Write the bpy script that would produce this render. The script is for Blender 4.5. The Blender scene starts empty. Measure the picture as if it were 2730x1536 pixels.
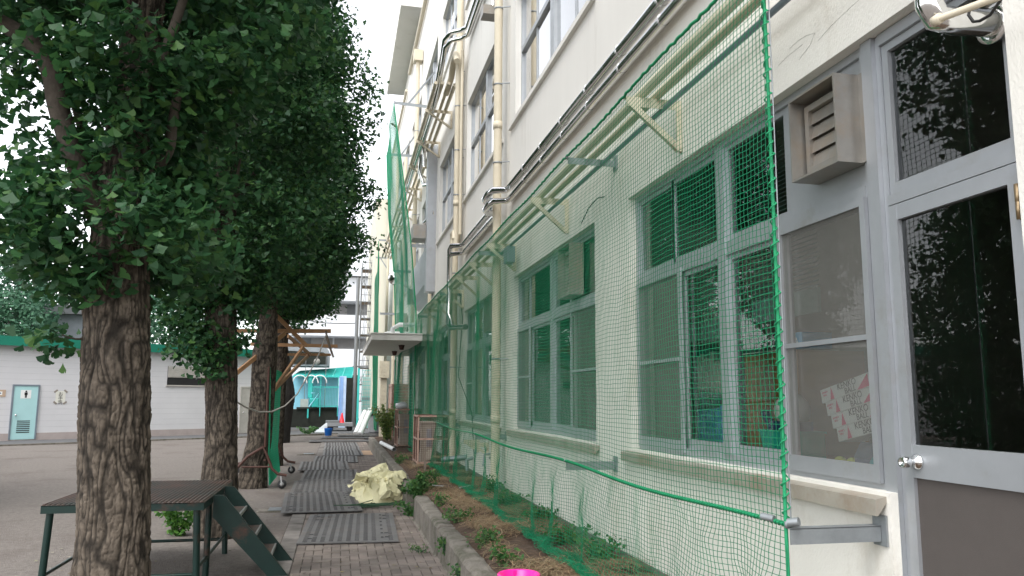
import bpy, math, random
import numpy as np
from mathutils import Vector, Matrix
random.seed(7); RNG = np.random.default_rng(7)
SC = bpy.context.scene
COL = SC.collection

# ------------------------------------------------------------------ camera, light, exposure
F, CX, CY, CH = 2100.0, 1365.0, 768.0, 1.75
YAW, PITCH, ROLL = math.radians(12.24), math.radians(8.05), -0.0052
_f = np.array([math.sin(YAW)*math.cos(PITCH), math.cos(YAW)*math.cos(PITCH), math.sin(PITCH)])
_r0 = np.array([math.cos(YAW), -math.sin(YAW), 0.0]); _u0 = np.cross(_r0, _f)
_r = math.cos(ROLL)*_r0 - math.sin(ROLL)*_u0
_u = math.cos(ROLL)*_u0 + math.sin(ROLL)*_r0
CAM = np.array([0, 0, CH])
cd = bpy.data.cameras.new("camera"); cam = bpy.data.objects.new("camera", cd); COL.objects.link(cam)
cd.sensor_width = 36.0; cd.lens = F/2730*36.0; cd.clip_start = 0.05; cd.clip_end = 2000
cam.matrix_world = Matrix(((_r[0], _u[0], -_f[0], 0), (_r[1], _u[1], -_f[1], 0), (_r[2], _u[2], -_f[2], CH), (0, 0, 0, 1)))
SC.camera = cam
SC.view_settings.view_transform = 'Standard'; SC.view_settings.look = 'None'
SC.view_settings.exposure = 1.12; SC.view_settings.gamma = 1.0
SUN_EL, SUN_AZ = math.radians(58), math.radians(215)     # azimuth measured from +Y towards +X
world = bpy.data.worlds.new("World"); SC.world = world; world.use_nodes = True
wn = world.node_tree.nodes; wl = world.node_tree.links
bg = wn["Background"]; sky = wn.new("ShaderNodeTexSky"); sky.sky_type = 'NISHITA'; sky.sun_disc = False
sky.sun_elevation = SUN_EL; sky.sun_rotation = SUN_AZ; sky.dust_density = 1.0; sky.air_density = 1.0
hs = wn.new("ShaderNodeHueSaturation"); hs.inputs["Saturation"].default_value = 0.16; hs.inputs["Value"].default_value = 1.6
wl.new(sky.outputs[0], hs.inputs["Color"]); wl.new(hs.outputs[0], bg.inputs["Color"]); bg.inputs["Strength"].default_value = 0.15
sl = bpy.data.lights.new("sun", 'SUN'); sl.energy = 0.9; sl.angle = math.radians(25); sl.color = (1, 0.97, 0.92)
sun = bpy.data.objects.new("sun", sl); COL.objects.link(sun)
sd = Vector((math.sin(SUN_AZ)*math.cos(SUN_EL), math.cos(SUN_AZ)*math.cos(SUN_EL), math.sin(SUN_EL)))
sun.rotation_euler = sd.to_track_quat('Z', 'Y').to_euler(); sun.location = (0, 0, 40)

# ------------------------------------------------------------------ pixel -> point helpers
def ray(x, y): return _f + _r*(x-CX)/F - _u*(y-CY)/F
def onX(x, y, X): d = ray(x, y); return CAM + d*(X/d[0])
def onY(x, y, Y): d = ray(x, y); return CAM + d*(Y/d[1])
def onZ(x, y, Z=0.0): d = ray(x, y); return CAM + d*((Z-CH)/d[2])

# ------------------------------------------------------------------ materials
MATS = {}
def nt(name):
    m = bpy.data.materials.new(name); m.use_nodes = True
    t = m.node_tree; return m, t.nodes, t.links, t.nodes["Principled BSDF"]
def mat(name, col, rough=0.6, metal=0.0, var=0.12, scale=3.0, bump=0.0, bscale=60.0, col2=None, amt2=0.35, s2=1.2, spec=0.4, stretch=None, bdist=0.01):
    m, n, l, b = nt(name)
    g = n.new("ShaderNodeNewGeometry"); mp = n.new("ShaderNodeMapping"); l.new(g.outputs["Position"], mp.inputs["Vector"])
    if stretch: mp.inputs["Scale"].default_value = stretch
    n1 = n.new("ShaderNodeTexNoise"); n1.inputs["Scale"].default_value = scale; n1.inputs["Detail"].default_value = 6; n1.inputs["Roughness"].default_value = 0.65
    l.new(mp.outputs[0], n1.inputs["Vector"])
    r = n.new("ShaderNodeValToRGB"); r.color_ramp.elements[0].position = 0.3; r.color_ramp.elements[1].position = 0.7
    r.color_ramp.elements[0].color = [c*(1-var) for c in col[:3]]+[1]; r.color_ramp.elements[1].color = [min(1, c*(1+var)) for c in col[:3]]+[1]
    l.new(n1.outputs["Fac"], r.inputs["Fac"]); out = r.outputs["Color"]
    if col2:
        n2 = n.new("ShaderNodeTexNoise"); n2.inputs["Scale"].default_value = s2; n2.inputs["Detail"].default_value = 8; n2.inputs["Roughness"].default_value = 0.7
        l.new(mp.outputs[0], n2.inputs["Vector"])
        r2 = n.new("ShaderNodeValToRGB"); r2.color_ramp.elements[0].position = 0.62-amt2*0.4; r2.color_ramp.elements[1].position = 0.85-amt2*0.4
        l.new(n2.outputs["Fac"], r2.inputs["Fac"])
        mx = n.new("ShaderNodeMixRGB"); mx.inputs[2].default_value = list(col2[:3])+[1]
        l.new(r2.outputs["Color"], mx.inputs[0]); l.new(out, mx.inputs[1]); out = mx.outputs[0]
    l.new(out, b.inputs["Base Color"])
    b.inputs["Roughness"].default_value = rough; b.inputs["Metallic"].default_value = metal; b.inputs["Specular IOR Level"].default_value = spec
    if bump:
        nb = n.new("ShaderNodeTexNoise"); nb.inputs["Scale"].default_value = bscale; nb.inputs["Detail"].default_value = 4
        l.new(mp.outputs[0], nb.inputs["Vector"])
        bp = n.new("ShaderNodeBump"); bp.inputs["Strength"].default_value = bump; bp.inputs["Distance"].default_value = bdist
        l.new(nb.outputs["Fac"], bp.inputs["Height"]); l.new(bp.outputs[0], b.inputs["Normal"])
    MATS[name] = m; return m
def island_mat(name, cols, rough=0.55, trans=0.0, spec=0.3, bump=0, poscale=0):
    """colour drawn per loose island (one leaf, one brick, one straw)"""
    m, n, l, b = nt(name)
    g = n.new("ShaderNodeNewGeometry"); r = n.new("ShaderNodeValToRGB"); r.color_ramp.interpolation = 'LINEAR'
    e = r.color_ramp.elements
    while len(e) < len(cols): e.new(0.5)
    for i, c in enumerate(cols): e[i].position = i/(len(cols)-1); e[i].color = list(c)+[1]
    l.new(g.outputs["Random Per Island"], r.inputs["Fac"]); out = r.outputs["Color"]
    if poscale:
        nn = n.new("ShaderNodeTexNoise"); nn.inputs["Scale"].default_value = poscale; nn.inputs["Detail"].default_value = 6
        l.new(g.outputs["Position"], nn.inputs["Vector"])
        mm = n.new("ShaderNodeMapRange"); mm.inputs[1].default_value = 0.3; mm.inputs[2].default_value = 0.7; mm.inputs[3].default_value = 0.55; mm.inputs[4].default_value = 1.15
        l.new(nn.outputs["Fac"], mm.inputs[0])
        vm = n.new("ShaderNodeVectorMath"); vm.operation = 'SCALE'; l.new(out, vm.inputs[0]); l.new(mm.outputs[0], vm.inputs["Scale"]); out = vm.outputs[0]
    l.new(out, b.inputs["Base Color"]); b.inputs["Roughness"].default_value = rough; b.inputs["Specular IOR Level"].default_value = spec
    if trans:
        tr = n.new("ShaderNodeBsdfTranslucent"); mx = n.new("ShaderNodeMixShader"); mx.inputs[0].default_value = trans
        l.new(out, tr.inputs["Color"]); l.new(b.outputs[0], mx.inputs[1]); l.new(tr.outputs[0], mx.inputs[2]); l.new(mx.outputs[0], n["Material Output"].inputs["Surface"])
    MATS[name] = m; return m
def glass(name, tint=(0.75, 0.82, 0.8), ior=1.5, boost=1.0):
    m, n, l, b = nt(name); n.remove(b)
    fr = n.new("ShaderNodeFresnel"); fr.inputs["IOR"].default_value = ior
    t = n.new("ShaderNodeBsdfTransparent"); t.inputs["Color"].default_value = list(tint)+[1]
    g = n.new("ShaderNodeBsdfGlossy"); g.inputs["Roughness"].default_value = 0.0; g.inputs["Color"].default_value = (1, 1, 1, 1)
    mu = n.new("ShaderNodeMath"); mu.operation = 'MULTIPLY'; mu.use_clamp = True; mu.inputs[1].default_value = boost
    l.new(fr.outputs[0], mu.inputs[0])
    mx = n.new("ShaderNodeMixShader"); l.new(mu.outputs[0], mx.inputs[0]); l.new(t.outputs[0], mx.inputs[1]); l.new(g.outputs[0], mx.inputs[2])
    l.new(mx.outputs[0], n["Material Output"].inputs["Surface"]); MATS[name] = m; return m
def veil(name, col, alpha):
    m, n, l, b = nt(name); b.inputs["Base Color"].default_value = list(col)+[1]; b.inputs["Roughness"].default_value = 0.8
    b.inputs["Alpha"].default_value = alpha; MATS[name] = m; return m
def emit(name, col, s):
    m, n, l, b = nt(name); b.inputs["Emission Color"].default_value = list(col)+[1]; b.inputs["Emission Strength"].default_value = s; MATS[name] = m; return m

def wall_material():
    """textured stucco with faint rain streaks"""
    m = mat("stucco", (0.72, 0.70, 0.655), 0.85, var=0.045, scale=0.9, bump=0.3, bscale=95, col2=(0.56, 0.53, 0.48), amt2=0.14, s2=1.6, stretch=(1, 1, 0.16), spec=0.2, bdist=0.006)
    return m
wall_material()
mat("stucco_near", (0.69, 0.67, 0.615), 0.9, var=0.05, scale=1.5, bump=0.45, bscale=95, stretch=(1, 1, 0.55), col2=(0.52, 0.48, 0.41), amt2=0.18, s2=2.2, spec=0.2, bdist=0.007)
mat("cream_wall", (0.60, 0.57, 0.47), 0.85, var=0.05, scale=0.6, bump=0.3, bscale=60)
mat("plinth", (0.16, 0.155, 0.135), 0.9, var=0.2, scale=4, bump=0.3, bscale=40, col2=(0.09, 0.10, 0.06), amt2=0.4)
mat("aluminium", (0.385, 0.40, 0.42), 0.45, metal=0.55, var=0.06, scale=4, col2=(0.33, 0.325, 0.31), amt2=0.2, s2=2.5)
mat("window_alu", (0.42, 0.44, 0.46), 0.45, metal=0.4, var=0.08, scale=4)
mat("stainless", (0.31, 0.295, 0.27), 0.42, metal=0.6, var=0.12, scale=5, col2=(0.33, 0.27, 0.21), amt2=0.38, s2=3.0)
mat("sill_metal", (0.36, 0.33, 0.28), 0.5, metal=0.25, var=0.15, scale=3, col2=(0.27, 0.20, 0.14), amt2=0.35, s2=2.2)
mat("chrome", (0.78, 0.78, 0.77), 0.13, metal=1.0, var=0.06, scale=9)
mat("cream_pipe", (0.60, 0.535, 0.41), 0.5, var=0.07, scale=3)
mat("galvanised", (0.27, 0.29, 0.30), 0.5, metal=0.5, var=0.15, scale=9)
mat("bracket_paint", (0.58, 0.52, 0.40), 0.6, var=0.1, scale=8, col2=(0.24, 0.13, 0.07), amt2=0.2, s2=9)
mat("conduit", (0.22, 0.26, 0.30), 0.45, metal=0.3)
mat("brown_panel", (0.078, 0.067, 0.061), 0.7, var=0.08, scale=3, bump=0.15, bscale=400)
mat("brass", (0.34, 0.25, 0.15), 0.4, metal=0.9)
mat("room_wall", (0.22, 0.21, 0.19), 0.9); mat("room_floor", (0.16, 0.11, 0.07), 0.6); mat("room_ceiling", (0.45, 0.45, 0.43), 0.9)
mat("curtain", (0.62, 0.61, 0.57), 0.9, var=0.1); mat("blind", (0.20, 0.26, 0.24), 0.5, metal=0.2)
glass("pane_glass", (0.85, 0.9, 0.88)); glass("upper_glass", (0.5, 0.55, 0.58), 1.6, 2.0)
veil("screen_mesh", (0.23, 0.225, 0.205), 0.40)
mat("net_green", (0.003, 0.185, 0.080), 0.6, var=0.1); mat("rope_green", (0.01, 0.24, 0.10), 0.7, var=0.2, scale=60)
mat("net_bright", (0.02, 0.30, 0.16), 0.6, var=0.1)
mat("dirt", (0.195, 0.174, 0.157), 0.95, var=0.22, scale=16, bump=0.8, bscale=70, col2=(0.135, 0.113, 0.102), amt2=0.3, s2=0.6, spec=0.1, bdist=0.02)
mat("asphalt", (0.115, 0.115, 0.118), 0.9, var=0.12, scale=2, bump=0.4, bscale=80)
mat("grout", (0.085, 0.07, 0.06), 0.95, var=0.25, scale=6, bump=0.3)
island_mat("paver_brick", [(0.20, 0.167, 0.143), (0.24, 0.204, 0.176), (0.225, 0.187, 0.165), (0.172, 0.149, 0.130)], 0.9, poscale=2.2)
island_mat("edge_block", [(0.17, 0.155, 0.14), (0.22, 0.20, 0.185)], 0.9, poscale=3)
mat("kerb_concrete", (0.19, 0.17, 0.145), 0.95, var=0.22, scale=5, bump=0.8, bscale=28, col2=(0.07, 0.07, 0.045), amt2=0.42, s2=3.0, bdist=0.02)
mat("soil", (0.075, 0.048, 0.032), 0.95, var=0.35, scale=9, bump=0.9, bscale=30, bdist=0.03)
island_mat("straw", [(0.22, 0.14, 0.08), (0.30, 0.21, 0.12), (0.16, 0.09, 0.05), (0.36, 0.28, 0.18), (0.13, 0.12, 0.05)], 0.9)
mat("mat_rubber", (0.128, 0.125, 0.123), 0.62, var=0.16, scale=5, bump=0.2, bscale=80, col2=(0.15, 0.13, 0.115), amt2=0.3, s2=3.5)
mat("mat_slot", (0.035, 0.034, 0.036), 0.9)
island_mat("ginkgo_leaf", [(0.016, 0.056, 0.022), (0.027, 0.088, 0.032), (0.050, 0.135, 0.040), (0.020, 0.066, 0.030), (0.036, 0.110, 0.038), (0.078, 0.165, 0.042)], 0.5, trans=0.36, spec=0.35)
island_mat("bright_leaf", [(0.05, 0.15, 0.03), (0.09, 0.22, 0.04), (0.13, 0.26, 0.05), (0.06, 0.17, 0.05)], 0.5, trans=0.35)
island_mat("weed_leaf", [(0.035, 0.11, 0.03), (0.06, 0.16, 0.045), (0.10, 0.19, 0.05), (0.045, 0.12, 0.05)], 0.6, trans=0.3)
island_mat("far_leaf", [(0.045, 0.12, 0.075), (0.075, 0.175, 0.10), (0.10, 0.22, 0.13), (0.05, 0.13, 0.08)], 0.5, trans=0.3)
island_mat("bush_leaf", [(0.13, 0.20, 0.05), (0.20, 0.26, 0.07), (0.10, 0.17, 0.05), (0.24, 0.24, 0.09)], 0.6, trans=0.3)
mat("stage_green", (0.002, 0.019, 0.015), 0.4, var=0.2, scale=6, col2=(0.10, 0.035, 0.022), amt2=0.16, s2=3.5)
mat("stage_top", (0.050, 0.058, 0.052), 0.55, var=0.25, scale=4, col2=(0.13, 0.075, 0.058), amt2=0.55, s2=2.2)
mat("steel_edge", (0.42, 0.43, 0.42), 0.4, metal=0.6)
mat("timber", (0.36, 0.20, 0.10), 0.7, var=0.2, scale=6); mat("timber_old", (0.19, 0.15, 0.12), 0.9, var=0.2)
mat("hose", (0.40, 0.38, 0.35), 0.6)
mat("tarp", (0.68, 0.635, 0.39), 0.6, var=0.1, scale=5, col2=(0.30, 0.25, 0.14), amt2=0.14, s2=5)
mat("stake_green", (0.02, 0.07, 0.03), 0.5); mat("pvc_white", (0.78, 0.78, 0.77), 0.4)
mat("cage_paint", (0.37, 0.25, 0.20), 0.7, var=0.12, scale=9, col2=(0.16, 0.06, 0.03), amt2=0.3, s2=12)
mat("cage_wire", (0.11, 0.05, 0.035), 0.85); mat("ac_body", (0.36, 0.32, 0.265), 0.6, var=0.1); mat("dark", (0.02, 0.02, 0.02), 0.7)
mat("ac_insul", (0.50, 0.36, 0.24), 0.9)
mat("pink", (0.86, 0.02, 0.29), 0.35, var=0.02); mat("pink_dark", (0.22, 0.01, 0.13), 0.5)
mat("rust_frame", (0.07, 0.03, 0.022), 0.6, var=0.25, scale=12); mat("rubber", (0.03, 0.03, 0.032), 0.8); mat("caster_hub", (0.35, 0.35, 0.35), 0.5, metal=0.6)
mat("toilet_wall", (0.64, 0.625, 0.63), 0.85, var=0.04, scale=0.7); mat("toilet_joint", (0.52, 0.51, 0.515), 0.9)
mat("toilet_plinth", (0.40, 0.34, 0.32), 0.9, var=0.08); mat("fascia_green", (0.008, 0.17, 0.11), 0.5, var=0.12)
mat("door_teal", (0.42, 0.66, 0.66), 0.5, var=0.03); mat("door_beige", (0.45, 0.42, 0.38), 0.6); mat("sticker_white", (0.8, 0.8, 0.78), 0.6, var=0.02)
mat("paper", (0.72, 0.70, 0.62), 0.8, var=0.03); mat("tape", (0.30, 0.26, 0.22), 0.6); mat("ink", (0.012, 0.012, 0.012), 0.7); mat("board", (0.50, 0.36, 0.26), 0.8)
mat("shed_wall", (0.27, 0.29, 0.31), 0.8); mat("roof_grey", (0.16, 0.165, 0.17), 0.8)
mat("white_far", (0.62, 0.635, 0.65), 0.7, var=0.03, scale=0.3); mat("grey_far", (0.30, 0.29, 0.285), 0.8, var=0.06); mat("tower_hazed", (0.80, 0.82, 0.84), 0.8); mat("tower_window_hazed", (0.68, 0.72, 0.75), 0.6)  # tower wall and window colours paled to stand for distance haze
mat("turquoise", (0.05, 0.48, 0.44), 0.5); mat("pool_blue", (0.30, 0.66, 0.80), 0.5, var=0.06); mat("pale_blue", (0.50, 0.63, 0.83), 0.5); mat("blue_stripe", (0.25, 0.45, 0.8), 0.5)
mat("dark_surface", (0.022, 0.025, 0.02), 0.95, var=0.4, scale=2); mat("cabinet", (0.42, 0.47, 0.44), 0.6); mat("grey_box", (0.25, 0.25, 0.26), 0.6, var=0.1, scale=8)
mat("cone_red", (0.80, 0.02, 0.035), 0.45); mat("bucket_blue", (0.01, 0.16, 0.62), 0.4); mat("silver_sheet", (0.68, 0.70, 0.72), 0.4, metal=0.2)
mat("scaffold", (0.20, 0.205, 0.21), 0.5, metal=0.4); mat("scaffold_deck", (0.24, 0.16, 0.10), 0.8); mat("cardboard", (0.46, 0.31, 0.20), 0.9)
mat("wood_cab", (0.30, 0.145, 0.05), 0.5, var=0.2, scale=4, stretch=(1, 1, 4)); mat("basket_teal", (0.02, 0.40, 0.30), 0.5); mat("navy", (0.012, 0.025, 0.10), 0.6)
mat("carton", (0.80, 0.79, 0.78), 0.7, var=0.03); mat("carton_pink", (0.75, 0.03, 0.16), 0.7, var=0.03); mat("print_grey", (0.04, 0.04, 0.05), 0.7)
mat("bag_blue", (0.10, 0.15, 0.24), 0.5); mat("tennis", (0.62, 0.72, 0.10), 0.8); mat("ball_teal", (0.07, 0.42, 0.46), 0.7); mat("ball_white", (0.70, 0.66, 0.62), 0.6, col2=(0.45, 0.12, 0.10), amt2=0.2, s2=9)
mat("file_blue", (0.10, 0.42, 0.72), 0.6, var=0.1); mat("shelf", (0.30, 0.29, 0.27), 0.7); mat("pale_card", (0.6, 0.58, 0.5), 0.8)
emit("tube_light", (1, 1, 0.95), 5)
def bark_material():
    m, n, l, b = nt("bark"); at = n.new("ShaderNodeAttribute"); at.attribute_name = "fissure"
    r = n.new("ShaderNodeValToRGB"); e = r.color_ramp.elements
    e[0].position = 0.04; e[0].color = (0.026, 0.022, 0.018, 1); e[1].position = 0.62; e[1].color = (0.110, 0.090, 0.071, 1)
    g = n.new("ShaderNodeNewGeometry"); nn = n.new("ShaderNodeTexNoise"); nn.inputs["Scale"].default_value = 14; nn.inputs["Detail"].default_value = 8
    l.new(g.outputs["Position"], nn.inputs["Vector"]); l.new(at.outputs["Fac"], r.inputs["Fac"])
    mm = n.new("ShaderNodeMapRange"); mm.inputs[1].default_value = 0.25; mm.inputs[2].default_value = 0.75; mm.inputs[3].default_value = 0.45; mm.inputs[4].default_value = 1.5
    l.new(nn.outputs["Fac"], mm.inputs[0]); vm = n.new("ShaderNodeVectorMath"); vm.operation = 'SCALE'
    l.new(r.outputs["Color"], vm.inputs[0]); l.new(mm.outputs[0], vm.inputs["Scale"]); l.new(vm.outputs[0], b.inputs["Base Color"])
    n2 = n.new("ShaderNodeTexNoise"); n2.inputs["Scale"].default_value = 55; n2.inputs["Detail"].default_value = 5; l.new(g.outputs["Position"], n2.inputs["Vector"])
    bp = n.new("ShaderNodeBump"); bp.inputs["Strength"].default_value = 0.6; bp.inputs["Distance"].default_value = 0.01
    l.new(n2.outputs["Fac"], bp.inputs["Height"]); l.new(bp.outputs[0], b.inputs["Normal"]); b.inputs["Roughness"].default_value = 0.95; b.inputs["Specular IOR Level"].default_value = 0.15
    MATS["bark"] = m
bark_material()

# ------------------------------------------------------------------ object helpers
LOC = {}
def tag(o, label=None, cat=None, group=None, kind=None, category=None):
    if label: o["label"] = label
    if cat or category: o["category"] = cat or category
    if group: o["group"] = group
    if kind: o["kind"] = kind
    return o
def thing(name, label, cat, loc=(0, 0, 0), group=None):
    o = bpy.data.objects.new(name, None); COL.objects.link(o); o.location = loc; o.empty_display_size = 0.1
    LOC[o.name] = Vector(loc); return tag(o, label, cat, group)
def link_mesh(name, me, m, parent, loc=None):
    o = bpy.data.objects.new(name, me); COL.objects.link(o)
    for k in (m if isinstance(m, (list, tuple)) else [m]): me.materials.append(MATS[k])
    if parent is not None: o.parent = parent
    return o
class MB:
    """collects boxes, bars, tubes, polygons in world space; build() links them as one mesh object"""
    def __init__(s, M=None): s.v = []; s.f = []; s.mi = []; s.sm = []; s.M = M; s.cur = 0; s.smooth = False
    def add(s, vs, fs, smooth=None):
        b = len(s.v)
        for p in vs:
            p = Vector(p); s.v.append(tuple(s.M @ p) if s.M else tuple(p))
        for f in fs: s.f.append([b+i for i in f]); s.mi.append(s.cur); s.sm.append(s.smooth if smooth is None else smooth)
        return s
    def box(s, x0, x1, y0, y1, z0, z1):
        vs = [(x, y, z) for z in (z0, z1) for y in (y0, y1) for x in (x0, x1)]
        return s.add(vs, [(0, 2, 3, 1), (4, 5, 7, 6), (0, 1, 5, 4), (2, 6, 7, 3), (0, 4, 6, 2), (1, 3, 7, 5)])
    def bar(s, p, q, w, h=None, up=(0, 0, 1)):
        p, q = Vector(p), Vector(q); h = h or w; d = (q-p).normalized(); up = Vector(up)
        if abs(d.dot(up)) > 0.98: up = Vector((0, 1, 0))
        a = d.cross(up).normalized(); b = a.cross(d).normalized()
        vs = [e+a*(i*w/2)+b*(j*h/2) for e in (p, q) for i, j in ((-1, -1), (1, -1), (1, 1), (-1, 1))]
        return s.add(vs, [(3, 2, 1, 0), (4, 5, 6, 7), (0, 1, 5, 4), (1, 2, 6, 5), (2, 3, 7, 6), (3, 0, 4, 7)])
    def tube(s, pts, r, n=8, caps=True):
        pts = [Vector(p) for p in pts]; R = r if isinstance(r, (list, tuple)) else [r]*len(pts)
        vs, fs = [], []; ref = None
        for i, p in enumerate(pts):
            t = (pts[min(i+1, len(pts)-1)]-pts[max(i-1, 0)]).normalized()
            if ref is None:
                ref = Vector((0, 0, 1)) if abs(t.z) < 0.9 else Vector((1, 0, 0))
            a = (ref - t*ref.dot(t)).normalized(); ref = a; b = t.cross(a)
            for k in range(n):
                an = 2*math.pi*k/n; vs.append(p+(a*math.cos(an)+b*math.sin(an))*R[i])
        for i in range(len(pts)-1):
            for k in range(n): fs.append((i*n+k, i*n+(k+1) % n, (i+1)*n+(k+1) % n, (i+1)*n+k))
        s.add(vs, fs, True)
        if caps: s.add([vs[k] for k in range(n)], [tuple(range(n))[::-1]], False); s.add(vs[-n:], [tuple(range(n))], False)
        return s
    def lathe(s, c, prof, n=24, axis='z'):
        vs, fs = [], []
        for r, h in prof:
            for k in range(n):
                a = 2*math.pi*k/n; x, y = r*math.cos(a), r*math.sin(a)
                p = (x, y, h) if axis == 'z' else ((h, x, y) if axis == 'x' else (x, h, y))
                vs.append((c[0]+p[0], c[1]+p[1], c[2]+p[2]))
        for i in range(len(prof)-1):
            for k in range(n): fs.append((i*n+k, i*n+(k+1) % n, (i+1)*n+(k+1) % n, (i+1)*n+k))
        return s.add(vs, fs, True)
    def poly(s, pts, ext=None):
        pts = [Vector(p) for p in pts]; n = len(pts)
        if ext is None: return s.add(pts, [tuple(range(n))])
        e = Vector(ext); vs = pts+[p+e for p in pts]
        return s.add(vs, [tuple(range(n))[::-1], tuple(range(n, 2*n))]+[(i, (i+1) % n, n+(i+1) % n, n+i) for i in range(n)])
    def build(s, name, m, parent=None, bevel=0, **kw):
        me = bpy.data.meshes.new(name); off = wloc(parent)
        me.from_pydata([tuple(Vector(v)-off) for v in s.v], [], s.f); me.update()
        me.polygons.foreach_set("material_index", s.mi); me.polygons.foreach_set("use_smooth", s.sm)
        o = link_mesh(name, me, m, parent); LOC[o.name] = off
        if bevel:
            b = o.modifiers.new("bevel", 'BEVEL'); b.width = bevel; b.segments = 2; b.limit_method = 'ANGLE'; b.angle_limit = 0.6
        if kw: tag(o, **kw)
        return o
def wloc(parent): return LOC.get(parent.name, Vector((0, 0, 0))) if parent is not None else Vector((0, 0, 0))
def np_mesh(name, V, Fs, nside, m, parent=None, smooth=False, attr=None, **kw):
    """fast mesh from numpy arrays; Fs is (n, nside)"""
    off = np.array(wloc(parent)); V = np.asarray(V, float)-off; Fs = np.asarray(Fs, np.int32)
    me = bpy.data.meshes.new(name); me.vertices.add(len(V)); me.vertices.foreach_set("co", V.astype(np.float32).ravel())
    me.loops.add(Fs.size); me.loops.foreach_set("vertex_index", Fs.ravel()); me.polygons.add(len(Fs))
    me.polygons.foreach_set("loop_start", np.arange(0, Fs.size, nside, dtype=np.int32))
    me.polygons.foreach_set("loop_total", np.full(len(Fs), nside, np.int32))
    me.polygons.foreach_set("use_smooth", np.full(len(Fs), smooth))
    if attr is not None:
        a = me.attributes.new("fissure", 'FLOAT', 'POINT'); a.data.foreach_set("value", attr.astype(np.float32).ravel())
    me.update(calc_edges=True); me.validate()
    o = link_mesh(name, me, m, parent); LOC[o.name] = Vector(off)
    if kw: tag(o, **kw)
    return o
def copy_tree(o, parent=None):
    c = o.copy(); COL.objects.link(c); c.parent = parent
    for ch in list(o.children): copy_tree(ch, c)
    return c
# value noise -------------------------------------------------------
def _hash(ix, iy, iz):
    h = (ix.astype(np.int64)*374761393 + iy.astype(np.int64)*668265263 + iz.astype(np.int64)*2147483647) & 0xffffffff
    h = ((h ^ (h >> 13))*1274126177) & 0xffffffff; h = h ^ (h >> 16); return (h & 0xffff)/65535.0
def vnoise(x, y, z=None, px=None):
    x = np.asarray(x, float); y = np.asarray(y, float); z = np.zeros_like(x) if z is None else np.asarray(z, float)
    ix, iy, iz = np.floor(x), np.floor(y), np.floor(z); fx, fy, fz = x-ix, y-iy, z-iz
    s = lambda t: t*t*(3-2*t); fx, fy, fz = s(fx), s(fy), s(fz); w = (lambda a: np.mod(a, px)) if px else (lambda a: a)
    r = 0
    for dx in (0, 1):
        for dy in (0, 1):
            for dz in (0, 1):
                r = r + _hash(w(ix+dx), iy+dy, iz+dz)*(fx if dx else 1-fx)*(fy if dy else 1-fy)*(fz if dz else 1-fz)
    return r

# ================================================================== GROUND
W = 2.5; SOIL = 0.37; FR = W+0.09          # facade plane, bed level, plane of the ground-floor window frames
def sheet(name, m, z, pts, **kw):
    b = MB(); b.add([(x, y, z) for x, y in pts], [tuple(range(len(pts)))]); return b.build(name, m, **kw)
# the yard: one sheet to the horizon, gently uneven close by
gx = np.concatenate([[-900, -300, -120, -60], np.linspace(-40, 8, 97), [30, 100, 300, 900]])
gy = np.concatenate([[-300, -60, -20], np.linspace(-8, 48, 113), [60, 90, 160, 400, 1200]])
GX, GY = np.meshgrid(gx, gy, indexing='ij')
GZ = (vnoise(GX*0.7, GY*0.7)-0.5)*0.03+(vnoise(GX*2.3+9, GY*2.3)-0.5)*0.015
GZ = np.where((GX > -1.2), np.minimum(GZ, 0)-0.012, GZ)
GZ = np.where((np.abs(GX) > 45) | (GY > 48), -0.02, GZ)
ni, nj = GX.shape; I = np.arange(ni*nj).reshape(ni, nj)
np_mesh("ground", np.stack([GX, GY, GZ], -1).reshape(-1, 3), np.stack([I[:-1, :-1], I[1:, :-1], I[1:, 1:], I[:-1, 1:]], -1).reshape(-1, 4), 4, "dirt", smooth=True, kind="structure")
# block path
PX0, PX1 = -0.42, 1.14
sheet("path", "grout", 0.004, [(PX0-0.22, -6), (PX1+0.05, -6), (PX1+0.05, 41), (PX0-0.22, 41)], kind="structure")
def pavers():
    V, Fq = [], []
    a, b, g = 0.10, 0.20, 0.004
    def brick(x0, x1, y0, y1):
        if x1 <= PX0 or x0 >= PX1 or y1 < -5.5 or y0 > 40.5: return
        x0, x1 = max(x0, PX0), min(x1, PX1)
        if x1-x0 < 0.02: return
        z = 0.013+RNG.uniform(-0.0025, 0.0025); tl = RNG.uniform(-0.002, 0.002, 2); k = len(V); e = 0.004
        x0 += g; x1 -= g; y0 += g; y1 -= g
        for zz, ee in ((0.0, 0), (z-0.004, 0), (z, e)):
            for x, y in ((x0+ee, y0+ee), (x1-ee, y0+ee), (x1-ee, y1-ee), (x0+ee, y1-ee)): V.append((x, y, zz+tl[0]*(x-x0)*5+tl[1]*(y-y0)*5))
        Fq.append((k+8, k+9, k+10, k+11))
        for r0 in (0, 4):
            for i in range(4): Fq.append((k+r0+i, k+r0+(i+1) % 4, k+r0+4+(i+1) % 4, k+r0+4+i))
    # herringbone laid square to the path
    for i in range(-56, 410):
        for j in range(-3, 8):
            x, y = PX0-0.4+(i % 4)*a+j*4*a, i*a
            brick(x, x+b, y, y+a); brick(x+3*a, x+4*a, y, y+b)
    return V, Fq
V, Fq = pavers()
np_mesh("path_bricks", V, Fq, 4, "paver_brick", kind="structure")
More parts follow.
